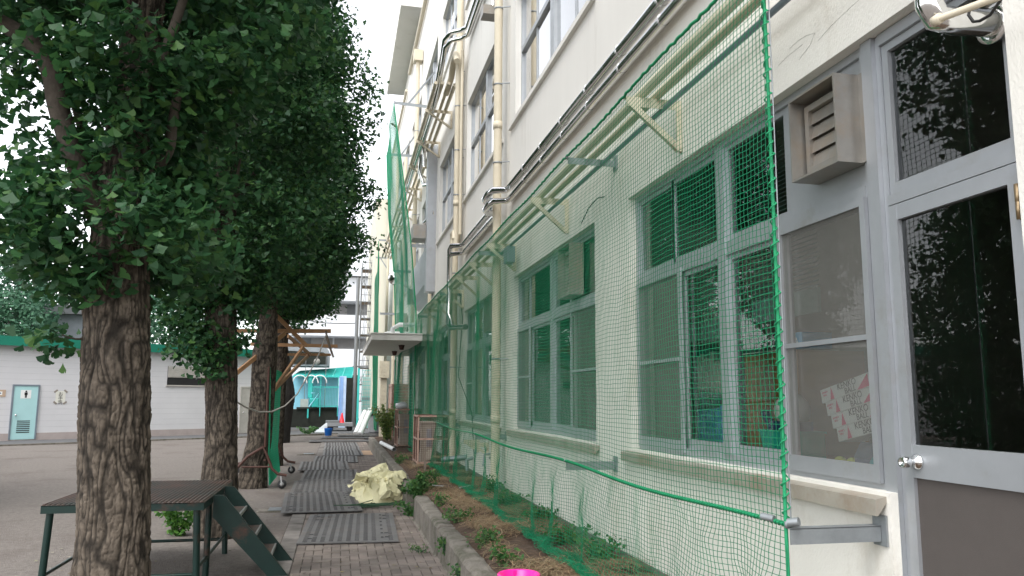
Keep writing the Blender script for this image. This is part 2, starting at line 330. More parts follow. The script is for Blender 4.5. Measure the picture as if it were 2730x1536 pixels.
# long edging blocks between path and yard
V, Fq = [], []
y = -5.0
while y < 40:
    ln = 0.30*RNG.uniform(0.97, 1.02); 
    for x0, x1 in ((PX0-0.205, PX0-0.005),):
        z = 0.016+RNG.uniform(-0.004, 0.006); k = len(V); g = 0.004
        for zz, ee in ((-0.01, 0), (z-0.006, 0), (z, 0.006)):
            for px_, py_ in ((x0+ee, y+g+ee), (x1-ee, y+g+ee), (x1-ee, y+ln-g-ee), (x0+ee, y+ln-g-ee)): V.append((px_, py_, zz))
        Fq.append((k+8, k+9, k+10, k+11))
        for r0 in (0, 4):
            for i in range(4): Fq.append((k+r0+i, k+r0+(i+1) % 4, k+r0+4+(i+1) % 4, k+r0+4+i))
    y += ln
np_mesh("path_edging", V, Fq, 4, "edge_block", kind="structure")
# planting bed soil
sx = np.linspace(1.3, W+0.02, 26); sy = np.linspace(1.5, 30.5, 260); SX, SY = np.meshgrid(sx, sy, indexing='ij')
SZ = SOIL+(vnoise(SX*3, SY*3)-0.5)*0.10+(vnoise(SX*11, SY*11)-0.5)*0.04-0.05*np.exp(-((SX-1.3)/0.12)**2)
ni, nj = SX.shape; I = np.arange(ni*nj).reshape(ni, nj)
np_mesh("soil", np.stack([SX, SY, SZ], -1).reshape(-1, 3), np.stack([I[:-1, :-1], I[1:, :-1], I[1:, 1:], I[:-1, 1:]], -1).reshape(-1, 4), 4, "soil", smooth=True, kind="structure")
def soil_z(x, y): return SOIL+(vnoise(np.array([x*3.0]), np.array([y*3.0]))[0]-0.5)*0.10
# strip of asphalt in front of the toilet block and the dark yard corner beyond the path
P0 = np.array([-13.04, 35.29]); TD = np.array([6.78, 4.96]); TD = TD/np.linalg.norm(TD); TN = np.array([TD[1], -TD[0]])   # TN faces the yard
def tp(s, d): p = P0+TD*s+TN*d; return (p[0], p[1])
sheet("asphalt", "asphalt", 0.012, [tp(-25, 0), tp(-25, 3.6), tp(14, 3.6), tp(14, 0)], kind="structure")
k = MB(); a_, b_ = tp(-25, 3.6), tp(13.5, 3.6); k.bar((a_[0], a_[1], 0.0), (b_[0], b_[1], 0.0), 0.12, 0.12)
k.build("kerb", "kerb_concrete", kind="structure")
sheet("yard_corner", "asphalt", 0.006, [(-6, 41.1), (6, 41.1), (6, 70), (-12, 70), (-12, 46)], kind="structure")

# planter kerb wall: separate cast lengths with worn edges, one gap where the weeds push through
def kerb_piece(y0, y1, parent, sag=0.0, shift=0.0, top=0.35):
    n = max(6, int((y1-y0)/0.07)); prof = [(-0.03, 0.0), (0.0, 0.03), (0.004, 0.16), (0.006, top-0.035), (0.03, top-0.004), (0.06, top), (0.15, top), (0.19, top-0.006), (0.215, top-0.04), (0.215, 0.2), (0.215, -0.03)]
    Vv, Fv = [], []; m_ = len(prof)
    for i in range(n+1):
        yy = y0+(y1-y0)*i/n
        for j, (x, z) in enumerate(prof):
            nx = (vnoise(np.array([yy*6]), np.array([j*1.7]), np.array([y0]))[0]-0.5); n2 = (vnoise(np.array([yy*19]), np.array([j*3.1]))[0]-0.5)
            wear = 2.2 if j in (4, 8) else 1.0
            xx = x+nx*0.010*wear+n2*0.009*wear; zz = z+(nx*0.006*wear+n2*0.007*wear if z > 0.1 else 0)
            Vv.append((1.12+shift+xx, yy, zz-sag*(i/n)))
    for i in range(n):
        for j in range(m_-1): Fv.append((i*m_+j, (i+1)*m_+j, (i+1)*m_+j+1, i*m_+j+1))
    b = MB(); b.add(Vv, Fv, False); b.f.append(list(range(m_))); b.mi.append(0); b.sm.append(False); b.f.append([n*m_+j for j in range(m_)][::-1]); b.mi.append(0); b.sm.append(False)
    return b.build("kerb_length", "kerb_concrete", parent)
pw = thing("planter_wall", "low weathered concrete wall edging the planting bed beside the brick path", "low wall", (1.12, 0, 0))
ks = [1.6, 4.2, 6.15, 8.05, 9.05, 11.85]
for i in range(len(ks)-1): kerb_piece(ks[i]+0.012, ks[i+1]-0.012, pw, sag=0.015 if i == 3 else 0.0, shift=(0.0, 0.012, -0.008, 0.01, 0.0)[i])
for i, (p, q) in enumerate(((13.0, 15.1), (15.15, 19.0), (19.03, 24.0), (24.03, 30.2))): kerb_piece(p, q, pw, shift=0.01*(i % 2), top=0.35 if i else 0.33)

# ================================================================== SCHOOL BUILDING
school = thing("school_building", "long three storey cream school building with stucco walls and exposed pipes", "school", (W, 0, 0))
BAY = 4.8; Y1L = 6.58; OW = 3.83     # far jamb of the first ground-floor opening, opening width
Z1B, Z1T, ZTR = 1.33, 3.56, 2.79
Z2B, Z2T, Z3B, Z3T, ROOF = 6.0, 8.07, 10.45, 12.42, 15.3
YEND = 46.5; YST = -5.0
DOORY0, DOORY1, DOORZ = 2.44, 3.28, 0.62
open1 = [(Y1L+BAY*k-OW, Y1L+BAY*k) for k in range(0, 6)]      # k=0 is nearest
holes = [(DOORY1, Y1L, Z1B, Z1T), (DOORY0, DOORY1, DOORZ, Z1T)]
holes += [(a, b, Z1B, Z1T) for a, b in open1[1:4]] + [(21.9, 23.3, 0.62, Z1T), (23.9, 25.7, Z1B, Z1T), (27.6, 30.2, 0.4, 3.0), (32, 35, Z1B, Z1T), (37, 40, Z1B, Z1T)]
open2 = [(11.35+BAY*k-3.75, 11.35+BAY*k) for k in range(-2, 7)]
holes += [(a, b, Z2B, Z2T) for a, b in open2] + [(a, b, Z3B, Z3T) for a, b in open2]
def facade(hs, y0, y1, z0, z1, X, depth, m, parent):
    ys = sorted({y0, y1, 2.44, *[v for h in hs for v in h[:2]]}); zs = sorted({z0, z1, 0.42, 4.4, *[v for h in hs for v in h[2:]]})
    A, Bm = MB(), MB()
    for i in range(len(ys)-1):
        for j in range(len(zs)-1):
            yc, zc = (ys[i]+ys[i+1])/2, (zs[j]+zs[j+1])/2
            if any(h[0] < yc < h[1] and h[2] < zc < h[3] for h in hs): continue
            b = A if zc > 4.4 else Bm
            b.add([(X, ys[i], zs[j]), (X, ys[i+1], zs[j]), (X, ys[i+1], zs[j+1]), (X, ys[i], zs[j+1])], [(3, 2, 1, 0)])
    for h in hs:
        b = A if h[2] > 4.4 else Bm; a0, a1, c0, c1 = h; Xd = X+depth
        faces = [((a0, c0), (a0, c1)), ((a0, c1), (a1, c1)), ((a1, c1), (a1, c0)), ((a1, c0), (a0, c0))]
        for p, q in faces:
            if h == holes[0] and p[0] == DOORY1 and q[0] == DOORY1: continue
            if h == holes[1] and p[0] == DOORY1 and q[0] == DOORY1: 
                b.add([(X, DOORY1, DOORZ), (X, DOORY1, Z1B), (Xd, DOORY1, Z1B), (Xd, DOORY1, DOORZ)], [(0, 1, 2, 3)]); continue
            b.add([(X, *p), (X, *q), (Xd, *q), (Xd, *p)], [(0, 1, 2, 3)])
    A.build("wall", m[0], parent); Bm.build("wall", m[1], parent)
facade(holes, YST, YEND, -0.05, ROOF, W, 0.22, ("stucco", "stucco_near"), school)
b = MB(); b.box(W-0.012, W+0.0, DOORY1+0.02, YEND, -0.04, SOIL+0.06); b.build("plinth", "plinth", school)
b = MB(); b.box(W, 14, YEND-0.2, YEND, 0, ROOF-0.01); b.box(W+0.02, 14, YST, YST+0.2, 0, ROOF-0.01); b.box(13.8, 14, YST+0.2, YEND-0.2, 0, ROOF-0.01); b.build("wall", "stucco", school)
b = MB(); b.box(W+0.23, 13.8, YST+0.2, YEND-0.2, 14.6, 14.8); b.build("roof", "roof_grey", school)
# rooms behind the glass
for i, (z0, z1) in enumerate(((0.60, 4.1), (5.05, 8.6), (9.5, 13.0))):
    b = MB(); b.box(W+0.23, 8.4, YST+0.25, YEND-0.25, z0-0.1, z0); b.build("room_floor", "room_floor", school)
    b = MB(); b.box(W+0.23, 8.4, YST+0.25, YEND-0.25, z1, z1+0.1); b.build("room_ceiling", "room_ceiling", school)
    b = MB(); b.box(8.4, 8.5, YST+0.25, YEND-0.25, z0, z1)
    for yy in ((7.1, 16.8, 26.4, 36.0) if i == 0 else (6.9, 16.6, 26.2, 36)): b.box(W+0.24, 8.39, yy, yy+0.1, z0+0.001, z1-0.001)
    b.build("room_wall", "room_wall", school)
# roof-edge gutter and hoppers
b = MB(); b.tube([(W-0.09, YST, ROOF-0.12), (W-0.09, 31.5, ROOF-0.12)], 0.075, 8); b.tube([(W-0.09, 33, ROOF-0.25), (W-0.09, YEND, ROOF-0.3)], 0.06, 8)
b.build("gutter", "cream_pipe", school)

def bars_frame(b, X0, X1, y0, y1, z0, z1, t, tb=None):
    tb = tb or t
    b.box(X0, X1, y0, y0+t, z0, z1); b.box(X0, X1, y1-t, y1, z0, z1); b.box(X0, X1, y0+t, y1-t, z0, z0+tb); b.box(X0, X1, y0+t, y1-t, z1-t, z1)
def pane(b, X, y0, y1, z0, z1): b.add([(X, y0, z0), (X, y1, z0), (X, y1, z1), (X, y0, z1)], [(3, 2, 1, 0)])
def slats(b, X, y0, y1, z0, z1, step=0.028, tilt=0.008):
    z = z1
    while z > z0:
        b.add([(X-0.011, y0, z-tilt), (X+0.011, y0, z+tilt), (X+0.011, y1, z+tilt), (X-0.011, y1, z-tilt)], [(0, 1, 2, 3)]); z -= step
def hood(par, y0, y1, z0, z1, X):
    b = MB(); d = 0.17
    b.box(X-d, X-0.005, y0, y0+0.012, z0, z1); b.box(X-d, X-0.005, y1-0.012, y1, z0, z1); b.box(X-d, X-0.005, y0+0.012, y1-0.012, z1-0.012, z1); b.box(X-d*0.98, X-0.005, y0+0.012, y1-0.012, z0, z0+0.012)
    b.box(X-0.03, X-0.0205, y0-0.045, y0, z0, z1)
    h = b.build("vent_hood", "stainless", par)
    l = MB(); bars_frame(l, X-0.09, X-0.02, y0+0.03, y1-0.03, z0+0.04, z1-0.04, 0.035)
    n = 4; hh = (z1-z0-0.15)/n
    for i in range(n):
        zz = z0+0.075+i*hh; l.add([(X-0.075, y0+0.065, zz+0.003), (X-0.075, y1-0.065, zz+0.003), (X-0.060, y1-0.065, zz+hh-0.005), (X-0.060, y0+0.065, zz+hh-0.005)], [(0, 1, 2, 3)])
        l.box(X-0.040, X-0.036, y0+0.065, y1-0.065, zz, zz+hh)
    l.build("louvre", "stainless", h)
def win1(y0, y1, mull, bays):
    """ground-floor aluminium window: outer frame, mullion, transom; upper and lower sashes per bay"""
    X0, X1 = FR-0.02, FR+0.07; t = 0.045
    b = MB(); bars_frame(b, X0, X1, y0, y1, Z1B, Z1T, t, 0.06); b.box(X0-0.015, X1, mull-0.05, mull+0.05, Z1B+0.06, Z1T-t)
    for a, c in ((y0+t, mull-0.05), (mull+0.05, y1-t)): b.box(X0-0.005, X1, a, c, ZTR-0.05, ZTR+0.04)
    w = b.build("window", "aluminium", school)
    for kind, a, c in bays:
        if kind == 'glassL': lo, hi = Z1B+0.06, ZTR-0.05
        elif kind == 'screenL': lo, hi = Z1B+0.03, ZTR-0.02
        else: lo, hi = ZTR+0.04, Z1T-t
        g, s = MB(), MB()
        if kind.startswith('glass'):
            bars_frame(s, X0+0.02, X0+0.05, a, c, lo, hi, 0.038, 0.07 if kind == 'glassL' else 0.045); pane(g, X0+0.035, a+0.038, c-0.038, lo+0.06 if kind == 'glassL' else lo+0.04, hi-0.038)
            s.build("sash", "aluminium", w); g.build("pane", "pane_glass", w)
        elif kind == 'screenL':
            XX = X0-0.012; bars_frame(s, XX-0.012, XX+0.01, a, c, lo, hi, 0.04, 0.085); s.box(XX-0.010, XX+0.008, a+0.04, c-0.04, (lo+hi)/2-0.012, (lo+hi)/2+0.014)
            s.build("screen_frame", "aluminium", w); q = MB(); pane(q, XX, a+0.04, c-0.04, lo+0.085, hi-0.04); q.build("insect_screen", "screen_mesh", w)
            pane(g, X0+0.035, a+0.04, c-0.04, lo+0.1, hi-0.05); g.build("pane", "pane_glass", w)
        elif kind == 'panelU': s.box(X0+0.02, X0+0.045, a, c, lo, hi); s.build("blank_panel", "aluminium", w)
    return w
def sill(par, y0, y1, z, drop=0.075, mt="sill_metal"):
    b = MB(); b.poly([(W+0.09, y0, z), (W-0.06, y0, z-0.03), (W-0.06, y0, z-0.03-drop), (W-0.05, y0, z-0.03-drop), (W-0.004, y0, z-0.05), (W+0.09, y0, z-0.04)], (0, y1-y0, 0))
    b.build("sill", mt, par)
# nearest window beside the door
w = win1(DOORY1+0.08, Y1L, 4.95, [('screenL', 5.62, 6.54), ('glassL', 5.0, 5.66), ('glassL', 4.18, 4.9), ('screenL', 3.40, 4.22), ('glassU', 5.78, 6.53), ('glassU', 5.0, 5.82), ('glassU', 4.12, 4.9), ('panelU', 3.406, 4.12)])
sill(w, DOORY1+0.02, Y1L+0.12, Z1B)
hood(w, 3.41, 3.83, 2.95, 3.42, FR-0.0)
bl = MB(); slats(bl, FR+0.16, 4.12, 4.9, ZTR-0.02, 3.50); slats(bl, FR+0.16, 5.0, 6.5, ZTR-0.02, 3.50); slats(bl, FR+0.16, 4.12, 4.9, 2.42, ZTR-0.05); slats(bl, FR+0.16, 5.0, 6.0, 2.35, ZTR-0.05)
bl.box(FR+0.15, FR+0.17, 4.12, 4.9, 2.27, 2.42); bl.box(FR+0.15, FR+0.17, 5.0, 6.0, 2.2, 2.35); bl.build("blind", "blind", w)
for k in (1, 2, 3):
    a, c = open1[k]; m_ = (a+c)/2
    w = win1(a, c, m_, [('screenL', c-0.80, c-0.045), ('glassL', m_+0.05, c-0.76), ('glassL', m_-0.90, m_-0.05), ('screenL', a+0.045, m_-0.86), ('glassU', c-0.62, c-0.045), ('glassU', m_+0.05, c-0.60), ('glassU', m_-0.75, m_-0.05), ('glassU', a+0.045, m_-0.75)])
    sill(w, a-0.10, c+0.22, Z1B)
    if k in (1, 2): hood(w, m_-1.27, m_-0.80, ZTR+0.10, Z1T-0.09, FR)
    bl = MB(); slats(bl, FR+0.16, m_+0.05, c-0.6, ZTR-0.3, 3.50, 0.04); bl.build("blind", "blind", w)
for a, c in ((23.9, 25.7), (32, 35), (37, 40)):
    w = win1(a, c, (a+c)/2, [('glassL', (a+c)/2+0.05, c-0.045), ('glassL', a+0.045, (a+c)/2-0.05), ('glassU', (a+c)/2+0.05, c-0.045), ('glassU', a+0.045, (a+c)/2-0.05)]); sill(w, a-0.1, c+0.1, Z1B)
# posts and door
b = MB(); b.box(FR-0.045, FR+0.08, DOORY1-0.002, DOORY1+0.078, DOORZ, Z1T-0.002); b.box(FR-0.02, FR+0.06, DOORY1-0.035, DOORY1-0.003, DOORZ, Z1T-0.003)
b.box(FR-0.035, FR+0.07, DOORY0+0.002, DOORY0+0.05, DOORZ, Z1T-0.002); b.box(FR-0.03, FR+0.06, DOORY0+0.05, DOORY1-0.036, Z1T-0.06, Z1T-0.003)
b.box(FR-0.03, FR+0.06, DOORY0+0.05, DOORY1-0.036, 2.684, 2.735)
df = b.build("door_frame", "aluminium", school)
b = MB(); bars_frame(b, FR-0.012, FR+0.03, DOORY0+0.052, DOORY1-0.038, 2.737, Z1T-0.062, 0.04, 0.055); b.build("transom_sash", "aluminium", df)
b = MB(); pane(b, FR+0.01, DOORY0+0.09, DOORY1-0.077, 2.79, Z1T-0.1); b.build("transom_pane", "pane_glass", df)
LY0, LY1 = DOORY0+0.054, DOORY1-0.038
b = MB(); b.box(FR-0.03, FR+0.012, LY0, LY0+0.055, 0.66, 2.68); b.box(FR-0.03, FR+0.012, LY1-0.055, LY1, 0.66, 2.68)
for z0, z1 in ((2.605, 2.68), (1.408, 1.554), (0.66, 0.78)): b.box(FR-0.0285, FR+0.0105, LY0+0.055, LY1-0.055, z0, z1)
dr = b.build("door", "aluminium", school)
b = MB(); pane(b, FR-0.005, LY0+0.055, LY1-0.055, 1.554, 2.605); b.build("pane", "pane_glass", dr)
b = MB(); b.box(FR-0.012, FR-0.004, LY0+0.055, LY1-0.055, 0.78, 1.408); b.build("lower_panel", "brown_panel", dr)
b = MB(); KC = (FR-0.03, 3.155, 1.48)
b.lathe(KC, [(0.0, 0.0), (0.036, -0.0), (0.036, -0.006), (0.026, -0.014), (0.016, -0.024), (0.016, -0.034), (0.024, -0.044), (0.027, -0.058), (0.026, -0.076), (0.022, -0.085), (0.017, -0.081), (0.005, -0.074), (0.0, -0.074)], 28, 'x'); b.build("knob", "chrome", dr)
b = MB(); b.lathe((FR-0.042, LY0-0.002, 2.45), [(0, 0), (0.012, 0), (0.012, 0.065), (0.009, 0.068), (0.012, 0.071), (0.012, 0.14), (0, 0.14)], 12); b.build("hinge", "brass", dr)
# flue above the door with bracketed conduit and cable
b = MB(); FX, FY_, FZ = W-0.33, 3.02, 3.60
b.lathe((0, FY_-0.25, 3.58), [(0.0, 0)], 3)
fl = onX(2655, 62, FR-0.03); el = onX(2482, 45, W-0.22)
b = MB(); b.tube([tuple(fl), tuple(fl*0.35+el*0.65+np.array([0, 0, -.01])), tuple(fl*0.08+el*0.92), tuple(el+np.array([0, 0, .05])), tuple(el+np.array([0, 0, .12])), tuple(el+np.array([0, 0, 1.1]))], 0.056, 20)
b.lathe((FR-0.05, fl[1], fl[2]), [(0.056, 0.0), (0.085, 0.0), (0.085, 0.012), (0.056, 0.012)], 24, 'x'); b.build("flue_pipe", "chrome", school)
b = MB(); c0 = onX(2500, 52, W-0.30); c1 = onX(2640, 0, W-0.25); b.tube([tuple(c0), tuple(c1), tuple(c1+(c1-c0)*2)], 0.014, 10); b.lathe(tuple(c0), [(0.0, -0.015), (0.02, -0.015), (0.02, 0.02), (0, 0.02)], 12, 'y'); b.build("conduit", "cream_pipe", school)
b = MB(); b.tube([tuple(onX(x, y, W-0.2)) for x, y in ((2590, 5), (2582, 40), (2595, 58), (2612, 56), (2640, 40), (2668, 0), (2690, -60))], 0.006, 6); b.build("cable", "dark", school)

# upper windows
def win2(y0, y1, z0, z1, zt, curtain=0):
    X0, X1 = FR-0.0, FR+0.09; b = MB(); bars_frame(b, X0, X1, y0, y1, z0, z1, 0.05); m_ = (y0+y1)/2; b.box(X0-0.012, X1, m_-0.09, m_+0.09, z0+0.05, z1-0.05)
    for a, c in ((y0+0.05, m_-0.09), (m_+0.09, y1-0.05)):
        b.box(X0-0.006, X1-0.01, a, c, zt-0.04, zt+0.04); q = (a+c)/2; b.box(X0+0.02, X0+0.05, q-0.022, q+0.022, z0+0.05, zt-0.04); b.box(X0+0.02, X0+0.05, q-0.022, q+0.022, zt+0.04, z1-0.05)
    w = b.build("window", "window_alu", school); g = MB()
    for a, c in ((y0+0.05, m_-0.09), (m_+0.09, y1-0.05)):
        q = (a+c)/2
        for u, v in ((a, q-0.022), (q+0.022, c)): pane(g, X0+0.035, u, v, z0+0.05, zt-0.04); pane(g, X0+0.035, u, v, zt+0.04, z1-0.05)
    g.build("pane", "upper_glass", w)
    s = MB(); s.box(W-0.05, W+0.06, y0-0.16, y1+0.3, z0-0.07, z0-0.004); s.build("sill", "stucco", w)
    c = MB(); n = 14
    for (u, v) in ((y1-0.9, y1-0.5), (m_+0.15, m_+0.45), (m_-0.75, m_-0.3)):
        for i in range(n):
            a0 = u+(v-u)*i/n; a1 = u+(v-u)*(i+1)/n; d0, d1 = (0.02 if i % 2 else -0.02), (-0.02 if i % 2 else 0.02)
            c.add([(FR+0.24+d0, a0, z0), (FR+0.24+d1, a1, z0), (FR+0.24+d1, a1, z1), (FR+0.24+d0, a0, z1)], [(3, 2, 1, 0)])
    c.build("curtain", "curtain", w)
for a, c in open2: win2(a, c, Z2B, Z2T, 7.12); win2(a, c, Z3B, Z3T, 11.45)

# downpipes
def downpipe(y, z0, z1, r=0.068, X=W-0.17, clamps=(), collars=()):
    b = MB(); b.tube([(X, y, z0), (X, y, z1)], r, 18)
    for z in collars: b.lathe((X, y, z), [(r, -0.03), (r+0.008, -0.03), (r+0.008, 0.09), (r, 0.09)], 18)
    p = b.build("downpipe", "cream_pipe", school)
    for z in clamps:
        c = MB()
        c.lathe((X, y, z), [(r, 0), (r+0.006, 0), (r+0.006, 0.025), (r, 0.025)], 18); c.bar((X+0.03, y-r, z+0.012), (W, y-r-0.06, z+0.012), 0.02, 0.012)
        c.build("pipe_clamp", "galvanised", p)
downpipe(11.88, SOIL-0.05, 15.1, clamps=(2.35, 5.45, 6.75, 8.05, 9.4, 10.8, 12), collars=(1.42, 6.05))
downpipe(16.55, SOIL-0.05, 5.2, clamps=(2.4, 3.2, 4.4), collars=(1.45,))
downpipe(16.45, 5.0, 9.2, r=0.062, clamps=(6.1, 7.1, 8.1), collars=(5.9,)); downpipe(16.75, 5.0, 15.1, r=0.075, X=W-0.1, clamps=(7, 9, 11)); downpipe(16.2, 5.2, 9.3, r=0.032, X=W-0.12)
downpipe(26.6, 0.4, 13.6, r=0.075, clamps=(5, 8, 11)); downpipe(31.2, 0.4, 11.5, r=0.07); downpipe(21.4, 0.4, 4.6, r=0.05); downpipe(36.2, 0.4, 13, r=0.07); downpipe(42.2, 0.4, 13, r=0.07)
b = MB(); b.tube([(W-0.2, 16.45, 5.15), (W-0.2, 16.45, 5.3), (W-0.2, 16.7, 5.32), (W-0.2, 16.72, 5.1), (W-0.2, 16.6, 5.05)], 0.062, 14); b.build("pipe_bend", "cream_pipe", school); b = MB(); b.tube([(W-0.25, 16.1, 9.0), (W-0.25, 16.3, 9.25), (W-0.25, 16.7, 9.25), (W-0.25, 17.0, 9.0), (W-0.3, 17.5, 8.8)], 0.07, 12); b.build("pipe_bend", "cream_pipe", school)
b = MB(); b.box(W-0.33, W-0.02, 26.4, 26.8, 13.55, 13.95); b.build("rain_hopper", "cream_pipe", school)
# polished refrigerant duct pair along the first-floor slab, stepping round the downpipe
b = MB()
for (z, dx, r) in ((4.93, 0.08, 0.055), (4.76, 0.07, 0.05)):
    X = W-dx
    b.tube([(X, YST, z), (X, 11.35, z), (X-0.03, 11.5, z), (X-0.2, 11.58, z), (X-0.25, 11.72, z-0.01), (X-0.25, 12.1, z-0.01), (X-0.2, 12.25, z-0.01), (X-0.02, 12.4, z), (X, 12.6, z), (X, 15.9, z), (X-0.05, 16.05, z), (X-0.22, 16.15, z), (X-0.24, 16.25, z-0.06), (X-0.24, 16.27, 3.3 if r > .052 else 3.5), (X-0.2, 16.0, 3.2), (X-0.05, 15.2, 3.15)], r, 14)
du = b.build("duct_pipe", "chrome", school)
for y in np.arange(-3, 16, 0.95):
    for z, X, r in ((4.93, W-0.08, 0.057), (4.76, W-0.07, 0.052)):
        if not 11.2 < y < 12.6: b = MB(); b.lathe((X, y, z), [(r, -0.012), (r+0.003, -0.012), (r+0.003, 0.012), (r, 0.012)], 12, 'y'); b.build("duct_joint", "chrome", du)
b = MB()
for (z, dx, r) in ((9.62, 0.10, 0.055), (9.44, 0.08, 0.05)):
    X = W-dx; b.tube([(X, YST, z), (X, 15.7, z), (X-0.1, 15.9, z), (X-0.3, 16.0, z-0.02), (X-0.42, 16.2, z-0.1), (X-0.42, 17.2, z-0.55), (X-0.40, 19, z-0.7), (X-0.4, 26.5, z-0.7)], r, 12)
b.tube([(W-0.3, 12.5, 8.35), (W-0.14, 12.5, 8.42), (W-0.13, 12.5, 8.6), (W-0.13, 12.5, 15)], 0.05, 12); b.tube([(W-0.13, 12.35, 8.5), (W-0.13, 12.35, 15)], 0.035, 10); b.tube([(W-0.13, 16.95, 4.9), (W-0.13, 16.95, 9.4)], 0.03, 8)
b.tube([(W-0.4, 22.2, 8.8), (W-0.42, 22.4, 8.3), (W-0.3, 22.3, 7.9), (W-0.1, 21.7, 7.8), (W-0.08, 21.65, 6.9), (W-0.3, 22.0, 6.7)], 0.06, 10); b.tube([(W-0.3, 21.2, 9.7), (W-0.35, 21.0, 9.75), (W-0.4, 21.4, 9.7), (W-0.4, 21.4, 8.2)], 0.05, 10)
b.build("duct_pipe", "chrome", school)
for q_ in ((W-0.34, W-0.06, 12.36, 12.64, 8.22, 8.38), (W-0.62, W-0.1, 21.9, 22.6, 6.25, 6.65), (W-0.45, W-0.05, 30.2, 31.0, 4.3, 5.0), (W-0.4, W-0.05, 25.6, 26.2, 4.85, 5.3)): b = MB(); b.box(*q_); b.build("vent_cowl", "stainless", school)
# painted pipes on triangular brackets: ground-floor run and upper run
b = MB(); b.tube([(2.19, YST, 4.075), (2.19, 21.3, 4.075)], 0.040, 12); b.tube([(2.315, YST, 4.072), (2.315, 21.3, 4.072)], 0.036, 12)
b.tube([(W-0.45, 17.0, 8.86), (W-0.45, 40, 8.86)], 0.042, 10); b.tube([(W-0.3, 17.0, 8.86), (W-0.3, 40, 8.86)], 0.038, 10); b.tube([(W-0.17, 17.0, 8.83), (W-0.17, 40, 8.83)], 0.045, 10); b.tube([(W-0.60, 17.0, 8.85), (W-0.60, 40, 8.85)], 0.04, 10)
b.build("service_pipe", "cream_pipe", school)
b = MB(); b.tube([(2.36, YST, 3.965), (2.36, 12.0, 3.965), (2.36, 12.2, 3.9), (2.4, 12.3, 3.86)], 0.021, 10); b.box(2.30, 2.42, 10.95, 11.2, 3.72, 3.95); b.box(W-0.08, W-0.002, 13.05, 13.25, 5.0, 5.2); b.build("conduit", "conduit", school)
def tri_bracket(y, z=4.03, X0=2.04, h=0.40, w=0.05):
    b = MB(); b.box(X0, W-0.002, y-w/2, y+w/2, z-0.006, z); b.box(X0+0.01, W-0.052, y-w/2, y-w/2+0.006, z-0.075, z-0.007)
    b.box(W-0.05, W-0.003, y-w/2, y-w/2+0.006, z-h, z-0.008); b.box(W-0.009, W-0.002, y-w/2+0.007, y+w/2, z-h, z-0.009)
    b.bar((X0+0.02, y-w/2-0.004, z-0.03), (W-0.03, y-w/2-0.004, z-h+0.02), 0.006, 0.045); b.bar((X0+0.02, y, z-0.045), (W-0.03, y, z-h+0.0), w*0.8, 0.006)
    return b.build("pipe_bracket", "bracket_paint", school)
for y in (-0.6, 2.4, 5.42, 8.5, 11.25, 12.9, 14.4, 16.3, 18.2, 20.1): tri_bracket(y)
for y in (18.6, 21.0, 23.4, 26.0, 29, 32, 35, 38): tri_bracket(y, 8.80, W-0.68, 0.45, 0.06)
# galvanised channel arms carrying the nets
def arm(p, tip, plate=True, brace=None, w=0.05, h=0.05):
    b = MB(); p = Vector(p); tip = Vector(tip); d = (tip-p)
    b.bar(p+d*0.03, tip, w, 0.006, (0, 0, 1)); q = Vector((0, -w/2+0.003, -h/2)); b.bar(p+d*0.03+q, tip+q, 0.006, h)
    if plate: b.box(p.x-0.012, p.x-0.002, p.y-0.06, p.y+0.035, p.z-0.09, p.z+0.05)
    if brace: b.bar(brace[0], brace[1], 0.05, 0.05)
    b.lathe((tip.x, tip.y, tip.z+0.01), [(0, -0.01), (0.012, -0.01), (0.012, 0.02), (0, 0.02)], 8)
    return b.build("net_arm", "galvanised", school)
NX = 2.02
for y, z in ((3.36, 1.175), (7.0, 1.19), (11.9, 1.22), (16.6, 1.25), (21.3, 1.27)): arm((W, y, z), (NX, y, z), h=0.07)
for y in (6.9, 11.75, 16.6, 21.4): arm((W, y, 4.0), (NX, y, 4.0), h=0.06)
ARM = [((W, 22.8, 10.5), (1.30, 22.8, 10.55), ((1.75, 22.8, 10.55), (W, 22.8, 11.6))), ((W, 27.6, 10.45), (1.37, 27.6, 10.45), ((1.9, 27.6, 10.45), (W, 27.6, 11.4))), ((W, 21.7, 6.02), (1.83, 21.7, 6.02), None), ((W, 27.4, 6.2), (1.75, 27.4, 6.2), None),
       ((W, 38, 9.4), (1.62, 38, 9.4), ((2.0, 38, 9.35), (W, 38, 8.6))), ((W, 44, 9.6), (1.75, 44, 9.6), ((2.0, 44, 9.55), (W, 44, 8.8))), ((W, 34, 5.4), (1.6, 34, 5.4), None)]
for p, t, br in ARM: arm(p, t, True, br, 0.09, 0.09)
# metal-clad bay, far stair block, roof tower with overhang, entrance canopy
b = MB(); Xb = W-0.26
b.poly([(Xb, 22.05, 4.95), (Xb, 22.05, 5.95), (W, 22.05, 5.95), (W, 22.05, 4.6), (Xb+0.12, 22.05, 4.72)], (0, 4.0, 0)); b.box(Xb, W-0.001, 21.6, 22.03, 4.7, 8.9); b.build("metal_panel", "aluminium", school)
b = MB(); b.box(1.80, 13.5, YEND+0.003, 58, 0, 13.6); b.build("stair_block", "cream_wall", school)
b = MB(); b.box(2.75, 9, 31, 39, ROOF-0.3, 17.5); b.box(1.9, 10, 30.2, 39.8, 17.5, 17.85); b.build("roof_tower", "stucco", school)
b = MB(); b.box(0.74, W-0.003, 19.9, 27.3, 3.2, 3.35); b.box(0.72, W-0.003, 19.88, 27.32, 3.352, 3.385); cano = b.build("entrance_canopy", "stucco", school, bevel=0.01)
b = MB()
for y in (21.6, 24.4): b.lathe((1.62, y, 3.2), [(0.0, -0.13), (0.055, -0.13), (0.085, 0.0), (0, 0)], 4)
b.build("canopy_lamp", "rust_frame", cano)
